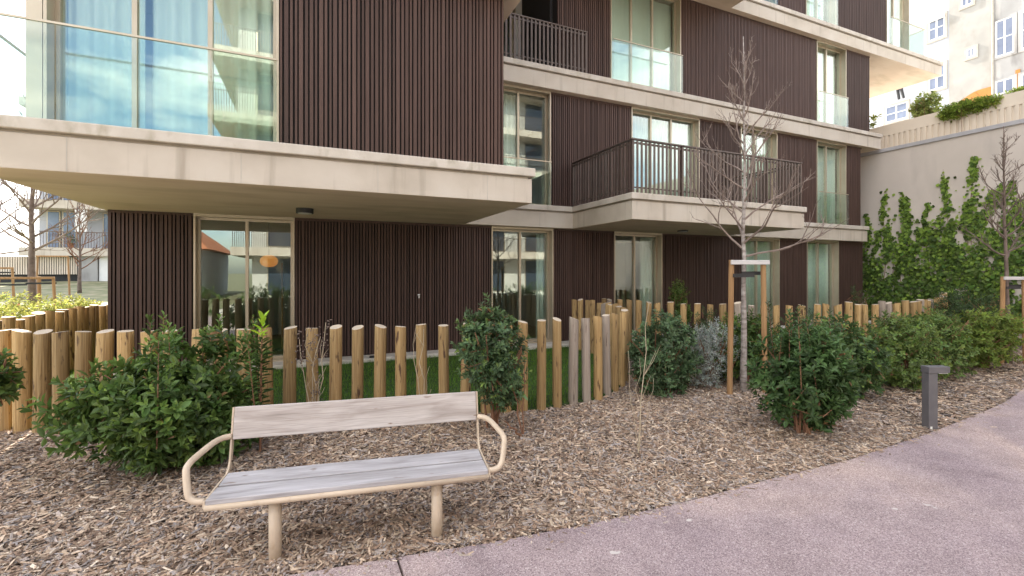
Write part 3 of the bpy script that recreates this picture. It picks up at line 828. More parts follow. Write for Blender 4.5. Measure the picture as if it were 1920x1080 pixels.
for s in (-1, 1):
    x = s * 0.877
    fr = MB()
    prof = [(0.012, 0.392), (0.02, 0.432), (0.395, 0.438), (0.435, 0.462), (0.458, 0.50), (0.490, 0.632), (0.535, 0.852)]
    pr2 = [(y + 0.0, z) for y, z in prof]
    for (ya, za), (yb, zb) in zip(prof, prof[1:]):
        d = Vector((yb - ya, zb - za)); n2 = Vector((d.y, -d.x)).normalized() * 0.042
        q = [(ya, za), (yb, zb), (yb + n2.x, zb + n2.y), (ya + n2.x, za + n2.y)]
        o = len(fr.v)
        fr.v += [(x - 0.006, a, c) for a, c in q] + [(x + 0.006, a, c) for a, c in q]
        for f in ((0, 3, 2, 1), (4, 5, 6, 7), (0, 1, 5, 4), (1, 2, 6, 5), (2, 3, 7, 6), (3, 0, 4, 7)): fr.face(tuple(o + k for k in f))
    fr.build('end_frame', M['bench_metal'], bench)
    # bent tube armrest
    ctl = [(0.004, 0.500, 0.658), (0.045, 0.470, 0.660), (0.080, 0.395, 0.655), (0.118, 0.210, 0.632), (0.128, 0.150, 0.618), (0.130, 0.115, 0.590),
           (0.108, 0.075, 0.490), (0.090, 0.060, 0.445), (0.055, 0.050, 0.424), (0.004, 0.046, 0.420)]
    pts = []
    for i in range(len(ctl) - 1):
        p0, p1, p2, p3 = (np.array(ctl[max(0, min(len(ctl) - 1, i + q))]) for q in (-1, 0, 1, 2))
        for t_ in (0, .25, .5, .75):
            c_ = 0.5 * ((2 * p1) + (p2 - p0) * t_ + (2 * p0 - 5 * p1 + 4 * p2 - p3) * t_ ** 2 + (3 * p1 - p0 - 3 * p2 + p3) * t_ ** 3)
            pts.append((x + s * c_[0], c_[1], c_[2]))
    pts.append((x + s * ctl[-1][0], ctl[-1][1], ctl[-1][2]))
    MB().tube(pts, 0.020, 14).build('armrest', M['bench_metal'], bench, smooth=True)
MB().tube([(-0.871, 0.02, 0.392), (0.871, 0.02, 0.392)], 0.021, 12).build('front_rail', M['bench_metal'], bench, smooth=True)
MB().box(-0.871, 0.10, 0.372, 0.871, 0.14, 0.400).build('cross_rail', M['bench_metal'], bench)
for x in (-0.50, 0.52):
    MB().tube([(x, 0.085, -0.12), (x, 0.085, 0.385)], 0.038, 20).build('leg', M['bench_metal'], bench, smooth=False)
    MB().box(x - 0.025, 0.06, 0.375, x + 0.025, 0.40, 0.401).build('bracket', M['bench_metal'], bench)
for ch in list(bench.children):
    if ch.name.startswith('leg'):
        ch.data.polygons.foreach_set('use_smooth', [len(p.vertices) == 4 for p in ch.data.polygons])

# ================================================================== BOLLARD
bo = empty('bollard_light', (6.60, 2.90, -0.25), R(-20))
tag(bo, 'dark grey square bollard light with a side head at the path edge', 'bollard')
MB().box(-0.055, -0.045, 0, 0.055, 0.045, 0.67).build('post', M['bollard'], bo, bevel=0.004)
MB().box(-0.062, -0.052, 0.671, 0.20, 0.052, 0.745).build('lamp_head', M['bollard'], bo, bevel=0.004)
MB().box(0.075, -0.040, 0.664, 0.185, 0.040, 0.6705).build('diffuser', M['white'], bo)
MB().box(-0.040, -0.0475, 0.02, -0.015, -0.0455, 0.055).build('sticker', M['white'], bo)

# ================================================================== LOG FENCES
post_meshes = []
def make_post(k, grey):
    rr = random.Random(k * 7 + grey)
    n = 16; b = MB(); H = 1.0; levels = [0, 0.25, 0.5, 0.75, 1.0]
    slope, sdir = rr.uniform(0.02, 0.13), rr.uniform(0, 6.28)
    bend = (rr.uniform(-.06, .06), rr.uniform(-.06, .06))
    lob = [1 + rr.uniform(-.05, .05) for _ in range(n)]
    for i, lv in enumerate(levels):
        for j in range(n):
            w = 2 * math.pi * j / n
            r = lob[j] * (1.04 - 0.06 * lv) * (1 + rr.uniform(-.015, .015))
            x, y = r * math.cos(w) + bend[0] * math.sin(lv * 3), r * math.sin(w) + bend[1] * math.sin(lv * 3)
            z = lv * H
            if i == len(levels) - 1: z += 0.065 * slope * 2.2 * math.cos(w - sdir)
            b.v.append((x, y, z))
    for i in range(len(levels) - 1):
        for j in range(n):
            j2 = (j + 1) % n
            b.face((i * n + j, i * n + j2, (i + 1) * n + j2, (i + 1) * n + j), 0)
    b.face(tuple((len(levels) - 1) * n + j for j in range(n)), 1)
    me = b.mesh('post')
    me.polygons.foreach_set('use_smooth', [len(p.vertices) == 4 for p in me.polygons])
    me.materials.append(M['post_grey' if grey else 'post']); me.materials.append(M['end_grain'])
    return me
POSTS = [make_post(k, 0) for k in range(9)]
POSTS_G = [make_post(k, 1) for k in range(4)]
def add_post(fence, x, y, zt, r, grey, rr):
    me = rr.choice(POSTS_G if grey else POSTS)
    o = bpy.data.objects.new('post', me); COL.objects.link(o); o.parent = fence
    zb = -0.22
    o.location = (x, y, zb); o.scale = (r, r, zt - zb); o.rotation_euler = (rr.gauss(0, .012), rr.gauss(0, .012), rr.uniform(0, 6.28))
rr = random.Random(5)
f1 = empty('log_fence'); tag(f1, 'row of short round timber posts enclosing the front lawn behind the bench', 'fence')
for i, (x, y, zt, r) in enumerate(FRONT):
    add_post(f1, x, y, zt, r, i in (27, 28, 30), rr)
for x, y in BACK:
    add_post(f1, x, y, 0.98 + rr.uniform(-.02, .03), 0.056 + rr.uniform(-.004, .004), rr.random() < 0.2, rr)
for x, y in LEFT:
    add_post(f1, x + rr.uniform(-.02, .02), y, 0.96 + rr.uniform(-.03, .03), 0.074 + rr.uniform(-.007, .007), False, rr)
f2 = empty('log_fence'); tag(f2, 'row of round timber posts around the far garden by the ivy wall', 'fence')
for x, y in GARDEN2:
    add_post(f2, x + rr.uniform(-.015, .015), y + rr.uniform(-.015, .015), 0.975 + rr.uniform(-.03, .035), 0.062 + rr.uniform(-.006, .006), rr.random() < 0.16, rr)

# ================================================================== PLANTS
def leaves_mesh(name, P, D, N, L, W, C, fold=0.22, droop=0.15):
    """leaf blades: base, two shoulders each side, tip, folded along the midrib"""
    n = len(P); L = L[:, None]; W = W[:, None]
    S = norm(np.cross(D, N)); N = np.cross(S, D)
    up = N * W * fold
    b = P
    r1 = P + D * L * 0.38 + S * W * 0.42 + up; r2 = P + D * L * 0.72 + S * W * 0.46 + up - N * L * droop * 0.4
    l1 = P + D * L * 0.38 - S * W * 0.42 + up; l2 = P + D * L * 0.72 - S * W * 0.46 + up - N * L * droop * 0.4
    t = P + D * L - N * L * droop
    v = np.stack([b, r1, r2, t, l2, l1], 1).reshape(-1, 3)
    i0 = (np.arange(n) * 6)[:, None]
    loops = (i0 + np.array([0, 1, 2, 3, 0, 3, 4, 5])[None]).ravel()
    return np_mesh(name, v, np.full(2 * n, 4), loops, np.repeat(C, 6, 0))

def shoots(tips, axes, k, slen, L, W, col, young, jit=0.12, a0=25, a1=85):
    """rosettes: k leaves spiralling down each shoot from its tip"""
    S = len(tips)
    s = (np.arange(k) / k)[None, :, None]
    slen = np.asarray(slen).reshape(-1, 1, 1)
    pos = tips[:, None, :] - axes[:, None, :] * s * slen
    ref = norm(np.cross(axes, RNG.normal(0, 1, (S, 3))))
    bit = np.cross(axes, ref)
    ph = RNG.uniform(0, 6.28, (S, 1)) + np.arange(k)[None] * 2.39996
    rad = ref[:, None] * np.cos(ph)[..., None] + bit[:, None] * np.sin(ph)[..., None]
    ang = np.radians(a0 + (a1 - a0) * (np.arange(k) / k) ** 0.8)[None, :, None] + RNG.normal(0, jit, (S, k, 1))
    D = norm(axes[:, None] * np.cos(ang) + rad * np.sin(ang) + RNG.normal(0, 0.06, (S, k, 3)))
    N = norm(axes[:, None] * np.sin(ang) - rad * np.cos(ang) + RNG.normal(0, 0.12, (S, k, 3)))
    LL = L * RNG.uniform(0.75, 1.2, (S, 1)) * RNG.uniform(0.6, 1.25, (S, k)) * (0.62 + 0.38 * np.minimum(1, np.arange(k)[None] / 3.0))
    WW = LL * W / L * RNG.uniform(0.85, 1.15, (S, k))
    c = np.asarray(col)[None, None] * RNG.uniform(0.55, 1.5, (S, 1, 1)) * RNG.uniform(0.75, 1.25, (S, k, 1)) * (1 + RNG.normal(0, 0.05, (S, k, 3)))
    yw = np.clip(1 - np.arange(k) / 4.0, 0, 1)[None, :, None] * RNG.uniform(0, 1, (S, 1, 1)) ** 2
    c = c * (1 - yw) + np.asarray(young)[None, None] * yw
    dead = RNG.uniform(0, 1, (S, k, 1)) < 0.012
    c = np.where(dead, np.array([0.22, 0.13, 0.06]), c)
    f = lambda a: a.reshape(-1, a.shape[-1])
    return f(pos), f(D), f(N), LL.ravel(), WW.ravel(), f(c)

def cat(*parts): return [np.concatenate(x) for x in zip(*parts)]

def shrub(name, label, cx, cy, rx, ry, z0, z1, n, k, L, W, col, young, seed=0, up=0.45, slen=0.13, mat='leaf', inner=0.45, lump=0.22, grp=None,
          upright=0, a1=85, cat_='shrub', stems=9, clumps=9):
    global RNG
    RNG = np.random.default_rng(seed + 100)
    root = empty(name, (cx, cy, 0)); tag(root, label, cat_, grp)
    if z0 < 0: z0 -= 0.16
    n = int(n * 1.3); rx *= 1.2; ry *= 1.15; z1 += 0.05
    zc, rz = (z0 + z1) / 2, (z1 - z0) / 2
    d = norm(RNG.normal(0, 1, (n, 3)))
    K = clumps
    cd = norm(RNG.normal(0, 1, (K, 3))); cr = RNG.uniform(0.34, 0.66, K)
    cc = cd * (1.02 - cr)[:, None] * RNG.uniform(0.75, 1.0, (K, 1))
    w = cr ** 2; who = RNG.choice(K, n, p=w / w.sum())
    rad = (inner + (1 - inner) * RNG.uniform(0, 1, n) ** 0.45) * (1 + lump * RNG.normal(0, 0.35, n))
    unit = cc[who] + d * (rad * cr[who])[:, None]
    tips = unit * np.array([rx, ry, rz]) + np.array([0, 0, zc])
    tips[:, 2] = np.maximum(tips[:, 2], z0 + (0.13 if z0 < 0 else 0.03) + RNG.uniform(0, 0.08, n))
    ax = norm(d * np.array([1, 1, 0.8]) + np.array([0, 0, up]) + RNG.normal(0, 0.35, (n, 3)))
    parts = [shoots(tips, ax, k, slen * RNG.uniform(0.7, 1.3, n), L, W, col, young, a1=a1)]
    st = MB()
    for i in range(upright):                      # tall straight shoots set with leaves along their length
        a = RNG.uniform(0, 6.28); r = RNG.uniform(0.15, 0.8)
        bx_, by_ = r * rx * math.cos(a), r * ry * math.sin(a)
        top = z1 * RNG.uniform(0.9, 1.08)
        tip = np.array([[bx_ + RNG.normal(0, .03), by_ + RNG.normal(0, .03), top]])
        axis = norm(np.array([[RNG.normal(0, .08), RNG.normal(0, .08), 1.0]]))
        ln_ = (z1 - z0) * 0.6
        parts.append(shoots(tip, axis, 46, ln_, L * 0.9, W * 0.9, col, young, a0=30, a1=75))
        q = tip[0] - axis[0] * ln_
        st.tube([tuple(q), tuple(tip[0])], [0.006, 0.003], 5)
    P, D, N, LL, WW, C = cat(*parts)
    C = np.clip(C, 0.005, 0.9)
    link('foliage', leaves_mesh('foliage', P, D, N, LL, WW, C), root, [M[mat]])['kind'] = 'stuff'
    for i in range(stems):
        a = RNG.uniform(0, 6.28); e = np.array([math.cos(a) * rx * .6, math.sin(a) * ry * .6, zc + rz * RNG.uniform(0.0, .6)])
        m_ = e * np.array([.35, .35, .5]) + RNG.normal(0, .03, 3)
        st.tube([(RNG.normal(0, .04), RNG.normal(0, .04), -0.25), tuple(m_), tuple(e)], [0.014, 0.010, 0.005], 5)
    for i in RNG.choice(n, min(n, 60), replace=False):
        q = tips[i] - ax[i] * 0.28
        st.tube([tuple(q), tuple(tips[i])], [0.005, 0.0025], 4, cap=False)
    st.build('stems', M['stem'], root)['kind'] = 'stuff'
    return root

GREEN = (0.078, 0.135, 0.034); YOUNG = (0.21, 0.31, 0.055)
BLUEG = (0.088, 0.142, 0.066); YEL = (0.22, 0.27, 0.055)
DARK = (0.050, 0.086, 0.030)
g_s = 'shrubs in the mulch bed'
shrub('shrub', 'large dense evergreen shrub left of the bench in front of the posts', -1.08, 5.02, 0.82, 0.60, -0.12, 1.10, 780, 13, 0.092, 0.037, GREEN, YOUNG, 1, grp=g_s, inner=0.35, slen=0.17, lump=0.20, upright=9)
shrub('shrub', 'leafy shrub cut off by the left picture edge', -2.74, 5.62, 0.32, 0.25, 0.36, 0.92, 120, 12, 0.09, 0.036, GREEN, YOUNG, 2, grp=g_s)
shrub('shrub', 'loose shrub with bare lower stems behind the right end of the bench', 1.80, 4.62, 0.46, 0.38, 0.02, 1.22, 360, 12, 0.068, 0.030, BLUEG, YOUNG, 3, grp=g_s, lump=0.34)
shrub('shrub', 'blue-green shrub at the rounded end of the front log fence', 4.45, 4.98, 0.62, 0.46, -0.08, 1.14, 560, 12, 0.070, 0.031, BLUEG, (.14, .22, .11), 4, grp=g_s, lump=0.28)
shrub('shrub', 'green leafy shrub rising behind the far fence against the dark battens', 6.95, 7.25, 0.30, 0.26, 0.0, 1.45, 330, 11, 0.055, 0.021, (0.08, 0.13, 0.03), YEL, 5, grp=g_s, mat='leaf_soft')
shrub('shrub', 'tall dark green shrub nearest the path in front of the staked tree', 5.02, 3.36, 0.60, 0.42, -0.20, 1.12, 540, 13, 0.086, 0.036, (0.070, 0.128, 0.042), (.08, .15, .045), 6, grp=g_s, upright=7, lump=0.16, up=0.7)
shrub('shrub', 'low round shrub on the right of the tall path-side shrub', 6.95, 4.12, 0.66, 0.54, -0.16, 1.02, 480, 11, 0.070, 0.035, (0.075, 0.13, 0.045), YOUNG, 7, grp=g_s)
shrub('shrub', 'yellow-green tipped shrub directly behind the bollard light', 8.45, 4.12, 0.80, 0.55, -0.16, 0.96, 620, 11, 0.060, 0.031, (0.115, 0.175, 0.045), YEL, 8, grp=g_s)
shrub('shrub', 'spreading shrub between the bollard and the right picture edge', 10.0, 4.25, 0.85, 0.6, -0.14, 1.0, 620, 11, 0.064, 0.033, (0.115, 0.18, 0.05), YEL, 9, grp=g_s)
shrub('shrub', 'bright yellow-green shrub at the right picture edge', 11.5, 4.25, 0.85, 0.55, -0.1, 1.02, 480, 11, 0.066, 0.034, (0.15, 0.21, 0.045), (.28, .33, .06), 10, grp=g_s, mat='leaf_soft')
shrub('shrub', 'dark small-leaved shrub in front of the far fence by the last window', 7.85, 5.15, 0.62, 0.38, -0.1, 1.10, 600, 10, 0.036, 0.016, DARK, GREEN, 11, grp=g_s)
shrub('shrub', 'dark rounded shrub at the far end of the far log fence', 12.9, 5.05, 1.05, 0.55, -0.1, 1.25, 680, 10, 0.045, 0.019, DARK, GREEN, 12, grp=g_s)
shrub('shrub', 'dark shrub under the staked tree near the ivy', 14.6, 5.4, 0.9, 0.6, -0.1, 1.15, 420, 10, 0.055, 0.022, DARK, GREEN, 13, grp=g_s)
shrub('shrub', 'wide shrub behind the staked tree filling the gap before the far fence', 6.1, 5.0, 0.72, 0.46, -0.1, 1.0, 560, 11, 0.062, 0.029, GREEN, YOUNG, 14, grp=g_s)
shrub('shrub', 'dark low shrub behind the silvery bush along the far fence', 6.6, 6.15, 0.45, 0.35, -0.1, 0.95, 330, 10, 0.045, 0.018, DARK, GREEN, 15, grp=g_s)
shrub('shrub', 'small clipped shrub standing in the far garden before the last battens', 11.4, 6.3, 0.22, 0.2, 0.0, 1.35, 130, 10, 0.045, 0.02, DARK, GREEN, 16, grp=g_s)
shrub('lavender_bush', 'silvery grey fine-leaved bush beside the blue-green shrub', 5.38, 4.98, 0.44, 0.38, -0.1, 1.0, 620, 12, 0.045, 0.009, (0.36, 0.40, 0.37), (.48, .51, .48), 17, up=0.9, slen=0.16, mat='leaf_soft', grp=g_s, a1=60)
# upright shoot with a lime tip
def sprig(name, label, x, y, z1, seed, L=0.085, W=0.03, col=GREEN, tipc=(0.30, 0.46, 0.04), lean=0.02):
    global RNG
    RNG = np.random.default_rng(seed)
    root = empty(name, (x, y, 0)); tag(root, label, 'plant')
    tip = np.array([[lean, 0, z1]]); ax = norm(np.array([[lean, 0.0, 1.0]]))
    a = shoots(tip, ax, 16, 0.20, L, W, tipc, tipc, a0=15, a1=62)
    b_ = shoots(tip - ax * 0.20, ax, 80, 0.85, L * 0.9, W * 0.85, col, YOUNG, a0=55, a1=88)
    P, D, N, LL, WW, C = cat(a, b_)
    link('foliage', leaves_mesh('foliage', P, D, N, LL, WW, C), root, [M['leaf']])['kind'] = 'stuff'
    MB().tube([(0, 0, -0.3), (lean * .5, 0, z1 * .5), (lean, 0, z1)], [0.011, 0.009, 0.004], 6).build('stem', M['stem'], root)
sprig('upright_shoot', 'single upright leafy shoot with a lime green tip left of the bench back', -0.45, 4.90, 1.15, 41, L=0.125, W=0.040)

# dry and bare little plants
def twiggy(name, label, x, y, stems, mat, heads=0, seed=1):
    global RNG
    RNG = np.random.default_rng(seed)
    root = empty(name, (x, y, -0.16)); tag(root, label, 'plant')
    for (dx, dy, h, r, br) in stems:
        b = MB(); k = 7; pts = []
        wob = RNG.normal(0, 0.012, (k, 2))
        for i in range(k):
            f = i / (k - 1); pts.append((dx * f + wob[i, 0] * f * 2, dy * f + wob[i, 1] * f * 2, h * f))
        b.tube(pts, [r * (1 - .6 * i / k) for i in range(k)], 6)
        for j in range(br):
            f = RNG.uniform(.35, .9); i = int(f * (k - 1)); p = np.array(pts[i]); a = RNG.uniform(0, 6.28); l = RNG.uniform(.12, .34) * h * .6
            q = p + np.array([math.cos(a) * l * .6, math.sin(a) * l * .4, l])
            m_ = (p + q) / 2 + RNG.normal(0, .012, 3)
            b.tube([tuple(p), tuple(m_), tuple(q)], [r * .45, r * .35, r * .2], 5)
        o = b.build('stem', M[mat], root)
        if heads:
            h_ = MB()
            for j in range(heads):
                f = RNG.uniform(.72, 1.02); p = np.array([dx * f, dy * f, h * f]) + RNG.normal(0, .032, 3)
                e = p + RNG.normal(0, .014, 3)
                h_.tube([tuple(p), tuple((p + e) / 2), tuple(e)], [0.002, 0.008, 0.003], 5)
            h_.build('seed_heads', M['bark_dark'], root)['kind'] = 'stuff'
twiggy('dried_plant', 'dried brown flower stalks standing against the posts behind the bench', 0.03, 5.36,
       [(-.16, 0, 1.03, .006, 3), (-.07, .0, 1.15, .006, 3), (.02, 0, 1.05, .007, 4), (.12, .02, 1.2, .007, 3), (.04, -.02, .6, .006, 2)], 'straw', 26, 51)
twiggy('dried_plant', 'pale dry whips rising in front of the eighth post from the rounded fence end', 1.13, 5.02,
       [(-.12, 0, 1.15, .005, 2), (.0, 0, 1.12, .006, 2), (.05, 0, 0.7, .004, 3), (.10, 0, .45, .004, 3)], 'straw', 0, 52)
twiggy('bare_sapling', 'pale thin leafless sapling standing alone in the mulch right of the bench', 2.90, 3.55,
       [(.12, 0, 1.46, .0055, 4), (-.10, .04, .98, .0032, 2), (.06, .05, .9, .0032, 2), (.20, .02, .7, .003, 1)], 'straw', 0, 53)
twiggy('bare_sapling', 'short pale stick standing in the mulch seen under the bench back', 1.07, 4.45, [(.0, 0, .34, .007, 0), (-.02, 0, .2, .005, 0)], 'straw', 0, 54)
twiggy('bare_sapling', 'forked brown bare stem in front of the loose shrub by the bench', 2.05, 4.36,
       [(-.14, .1, .75, .010, 3), (.02, .1, .85, .008, 2), (-.25, -.05, .22, .014, 2)], 'stem', 0, 55)

# ------------------------------------------------------------------ bare trees
def bare_tree(name, label, x, y, zb, H, z_first, spread, r0, nprim, seed, bark='bark_pale', twig='bark_twig', grp='young leafless trees', rise=0.9, nsec=6):
    rn = np.random.default_rng(seed)
    root = empty(name, (x, y, zb)); tag(root, label, 'tree', grp)
    k = 14; tr = []
    wob = np.cumsum(rn.normal(0, 0.010, (k, 2)), 0)
    for i in range(k):
        f = i / (k - 1); tr.append(np.array([wob[i, 0], wob[i, 1], -0.1 + (H + 0.1) * f]))
    rad = [max(0.006, r0 * (1 - 0.25 * min(1, i / (k - 1) / 0.35)) * (1 - i / (k - 1)) ** 0.75) for i in range(k)]
    MB().tube([tuple(p) for p in tr], rad, 9).build('trunk', M[bark], root, smooth=True)
    tz = np.array([p[2] for p in tr]); T = np.array(tr)
    def on(z): return np.array([np.interp(z, tz, T[:, 0]), np.interp(z, tz, T[:, 1]), z])
    b = MB()
    def branch(p, d, L, r, depth):
        n = 6 if depth < 2 else 4; pts = [p.copy()]; q = p.copy(); dd = d / np.linalg.norm(d)
        for i in range(n):
            dd = dd + np.array([0, 0, 0.10 * rise]) + rn.normal(0, 0.12, 3); dd /= np.linalg.norm(dd)
            q = q + dd * L / n; pts.append(q.copy())
        b.tube([tuple(a) for a in pts], [max(0.0022, r * (1 - 0.85 * i / n)) for i in range(n + 1)], 5 if depth == 0 else 4, cap=False)
        if depth >= 2: return
        m = nsec if depth == 0 else 3
        for j in range(m):
            f = rn.uniform(0.22, 0.95); i = min(n - 1, int(f * n)); base = pts[i] + (pts[i + 1] - pts[i]) * (f * n - i)
            t = pts[i + 1] - pts[i]; t = t / np.linalg.norm(t)
            s = rn.normal(0, 1, 3); s -= t * s.dot(t); s /= np.linalg.norm(s)
            nd = t * 0.8 + s * rn.uniform(0.45, 0.85) + np.array([0, 0, 0.25])
            branch(base, nd, L * rn.uniform(0.28, 0.55) * (1.15 - 0.5 * f), r * 0.5, depth + 1)
    for i in range(nprim):
        f = (i + rn.uniform(0, 1)) / nprim
        z = z_first + (H * 0.93 - z_first) * f
        a = i * 2.39996 + rn.uniform(-.4, .4)
        L = spread * (1.0 - 0.72 * f) * rn.uniform(0.8, 1.2)
        el = R(28 + 36 * f + rn.uniform(-14, 14))
        branch(on(z), np.array([math.cos(a) * math.cos(el), math.sin(a) * math.cos(el), math.sin(el)]), L, r0 * 0.30 * (1 - 0.55 * f) + 0.002, 0)
    b.build('crown', M[twig], root)['kind'] = 'stuff'
    return root

def stake_frame(name, label, x, y, zb, h, half, ang, third=False, bar='stake_bar', strap=True):
    root = empty(name, (x, y, zb), ang); tag(root, label, 'tree stake', 'tree stakes')
    for s in (-1, 1):
        MB().tube([(s * half * 1.12, 0.0, -0.2), (s * half, 0, h)], [0.038, 0.036], 10).build('stake', M['stake'], root, smooth=False)
    if third:
        MB().tube([(0, half * 1.6, -0.2), (0, half * 1.5, h)], [0.043, 0.040], 10).build('stake', M['stake'], root)
    MB().box(-half - 0.05, -0.075, h - 0.065, half + 0.05, -0.042, h - 0.002).build('cross_bar', M[bar], root, bevel=0.008)
    if strap:
        MB().box(-half - 0.04, -0.090, h - 0.24, 0.04, -0.080, h - 0.19).build('strap', M['black'], root)
        MB().box(-0.04, 0.065, h - 0.21, half + 0.05, 0.075, h - 0.16).build('strap', M['black'], root)

bare_tree('young_tree', 'leafless young tree with pale trunk tied to two stakes before the balcony', 5.64, 4.62, -0.14, 5.08, 1.85, 1.35, 0.053, 25, 5, nsec=5)
stake_frame('tree_stake', 'two brown stakes with a pale cross bar holding the tree before the balcony', 5.60, 4.52, -0.14, 1.90, 0.255, R(-12))
bare_tree('young_tree', 'leafless dark tree beside the ivy wall at the right picture edge', 12.63, 4.30, -0.12, 4.6, 1.9, 0.95, 0.06, 26, 8, bark='bark_dark', twig='bark_dark')
stake_frame('tree_stake', 'two stakes with a pale cross bar at the right picture edge', 12.62, 4.22, -0.12, 1.62, 0.26, R(-14))

# ------------------------------------------------------------------ ivy on the retaining wall
RNG = np.random.default_rng(77)
iv = empty('climbing_ivy', (17.5, 0, 0)); tag(iv, 'green ivy climbing in ragged columns up the retaining wall', 'ivy')
runners = [(9.45, 3.6, .30), (9.15, 3.0, .40), (8.85, 4.35, .30), (8.72, 3.4, .40), (8.35, 4.2, .36), (8.30, 4.0, .42), (8.0, 3.0, .5), (7.75, 3.75, .22), (7.55, 2.9, .5),
           (7.30, 4.75, .22), (7.2, 3.4, .5), (6.85, 3.3, .5), (6.72, 4.95, .34), (6.70, 4.6, .40), (6.45, 3.6, .5), (6.25, 3.9, .30), (6.05, 4.05, .42), (5.85, 4.1, .5),
           (5.6, 4.0, .5), (5.3, 4.1, .5), (5.0, 3.8, .5), (4.6, 4.0, .5), (4.2, 3.5, .5), (3.7, 3.8, .5), (3.2, 3.4, .5)]
PP, stem = [], MB()
for (yr, zt, w) in runners:
    m = int(760 * zt / 4 * (w / .4) ** .7)
    f = RNG.uniform(0, 1, m) ** 0.85
    lean = RNG.uniform(-.18, .18)
    width = 0.62 * w * (1.0 - f) ** 0.8 + 0.045
    yy = yr + lean * (1 - f) + 0.06 * np.sin(f * 9 + yr * 5) + RNG.standard_t(3, m) * 0.42 * width
    zz = f * zt
    hole = np.sin(yy * 5.1 + 1.3) * np.sin(zz * 4.3 + 0.5) + 0.5 * np.sin(yy * 11 + zz * 7)
    keep = (hole < 0.34) | (RNG.uniform(0, 1, m) < 0.10)
    PP.append(np.stack([-RNG.uniform(0.01, 0.10, m) * (1.2 - f), yy, zz], 1)[keep])
    ff = np.linspace(0, 1, 9)
    stem.tube([(-0.008, yr + lean * (1 - a) + 0.06 * math.sin(a * 9 + yr * 5), a * zt - .05) for a in ff], [0.012 * (1 - .8 * a) for a in ff], 4, cap=False)
m = 8200
yy = RNG.uniform(2.6, 9.55, m); zz = RNG.uniform(0, 1, m) ** 0.9 * (2.55 + 0.55 * np.sin(yy * 2.7) + 0.35 * np.sin(yy * 6.1 + 1))
hole = np.sin(yy * 4.1 + 1.3 + 0.6 * np.sin(zz * 3)) * np.sin(zz * 3.3 + 0.5 + 0.7 * np.sin(yy * 2)) + 0.5 * np.sin(yy * 9 + zz * 6)
keep = (hole < 0.40) | (RNG.uniform(0, 1, m) < 0.06)
PP.append(np.stack([-RNG.uniform(0.01, 0.16, m), yy, zz], 1)[keep])
P = np.concatenate(PP); n = len(P)
D = norm(np.stack([-RNG.uniform(0.0, 0.35, n), RNG.normal(0, .55, n), -RNG.uniform(0.2, 1, n)], 1))
N = norm(np.stack([-np.ones(n), RNG.normal(0, .35, n), 0.35 + RNG.normal(0, .3, n)], 1))
L = RNG.uniform(0.045, 0.12, n)
C = np.array([0.105, 0.175, 0.038]) * RNG.uniform(0.35, 1.45, (n, 1)) * (1 + RNG.normal(0, .06, (n, 3)))
yf = (RNG.uniform(0, 1, (n, 1)) < np.clip(P[:, 2:3] / 4.5, 0, 1) * 0.6)
C = np.where(yf, np.array([0.24, 0.36, 0.06]) * RNG.uniform(.7, 1.2, (n, 1)), C)
link('foliage', leaves_mesh('foliage', P, D, N, L, L * 0.95, np.clip(C, .004, .9), fold=.1), iv, [M['leaf_soft']])['kind'] = 'stuff'
stem.build('stems', M['stem'], iv)['kind'] = 'stuff'

# ================================================================== RIGHT BACKGROUND
rw = empty('retaining_wall', (17.5, 0, 0)); tag(rw, 'tall plain beige rendered retaining wall covered with ivy', 'wall')
MB().box(0, -6, -0.4, 0.35, 18, 5.58).build('wall_face', M['render_wall'], rw)
MB().box(-0.05, -6, 5.581, 0.42, 18, 5.70).build('coping', M['coping'], rw, bevel=0.01)
tag(MB().box(17.86, -6, -0.4, 33.0, 30, 5.55).build('terrace', M['plinth']), kind='structure')
cw = empty('parapet_wall', (18.6, 0, 5.5)); tag(cw, 'cream parapet wall with a band of fine upright ribs above the retaining wall', 'wall')
MB().box(0.03, -6, 0, 0.3, 18, 1.28).build('wall_face', M['cream_wall'], cw)
MB().box(-0.01, -6, 0, 0.029, 18, 0.42).build('lower_band', M['cream_wall'], cw)
MB().box(-0.01, -6, 0.90, 0.029, 18, 1.28).build('upper_band', M['cream_wall'], cw)
rib = MB().box(-0.008, -0.045, 0.421, 0.029, 0.045, 0.899).mesh('rib'); rib.materials.append(M['cream_wall'])
for i in range(60):
    o = bpy.data.objects.new('rib', rib); COL.objects.link(o); o.parent = cw; o.location = (0, 3.2 + i * 0.155, 0)

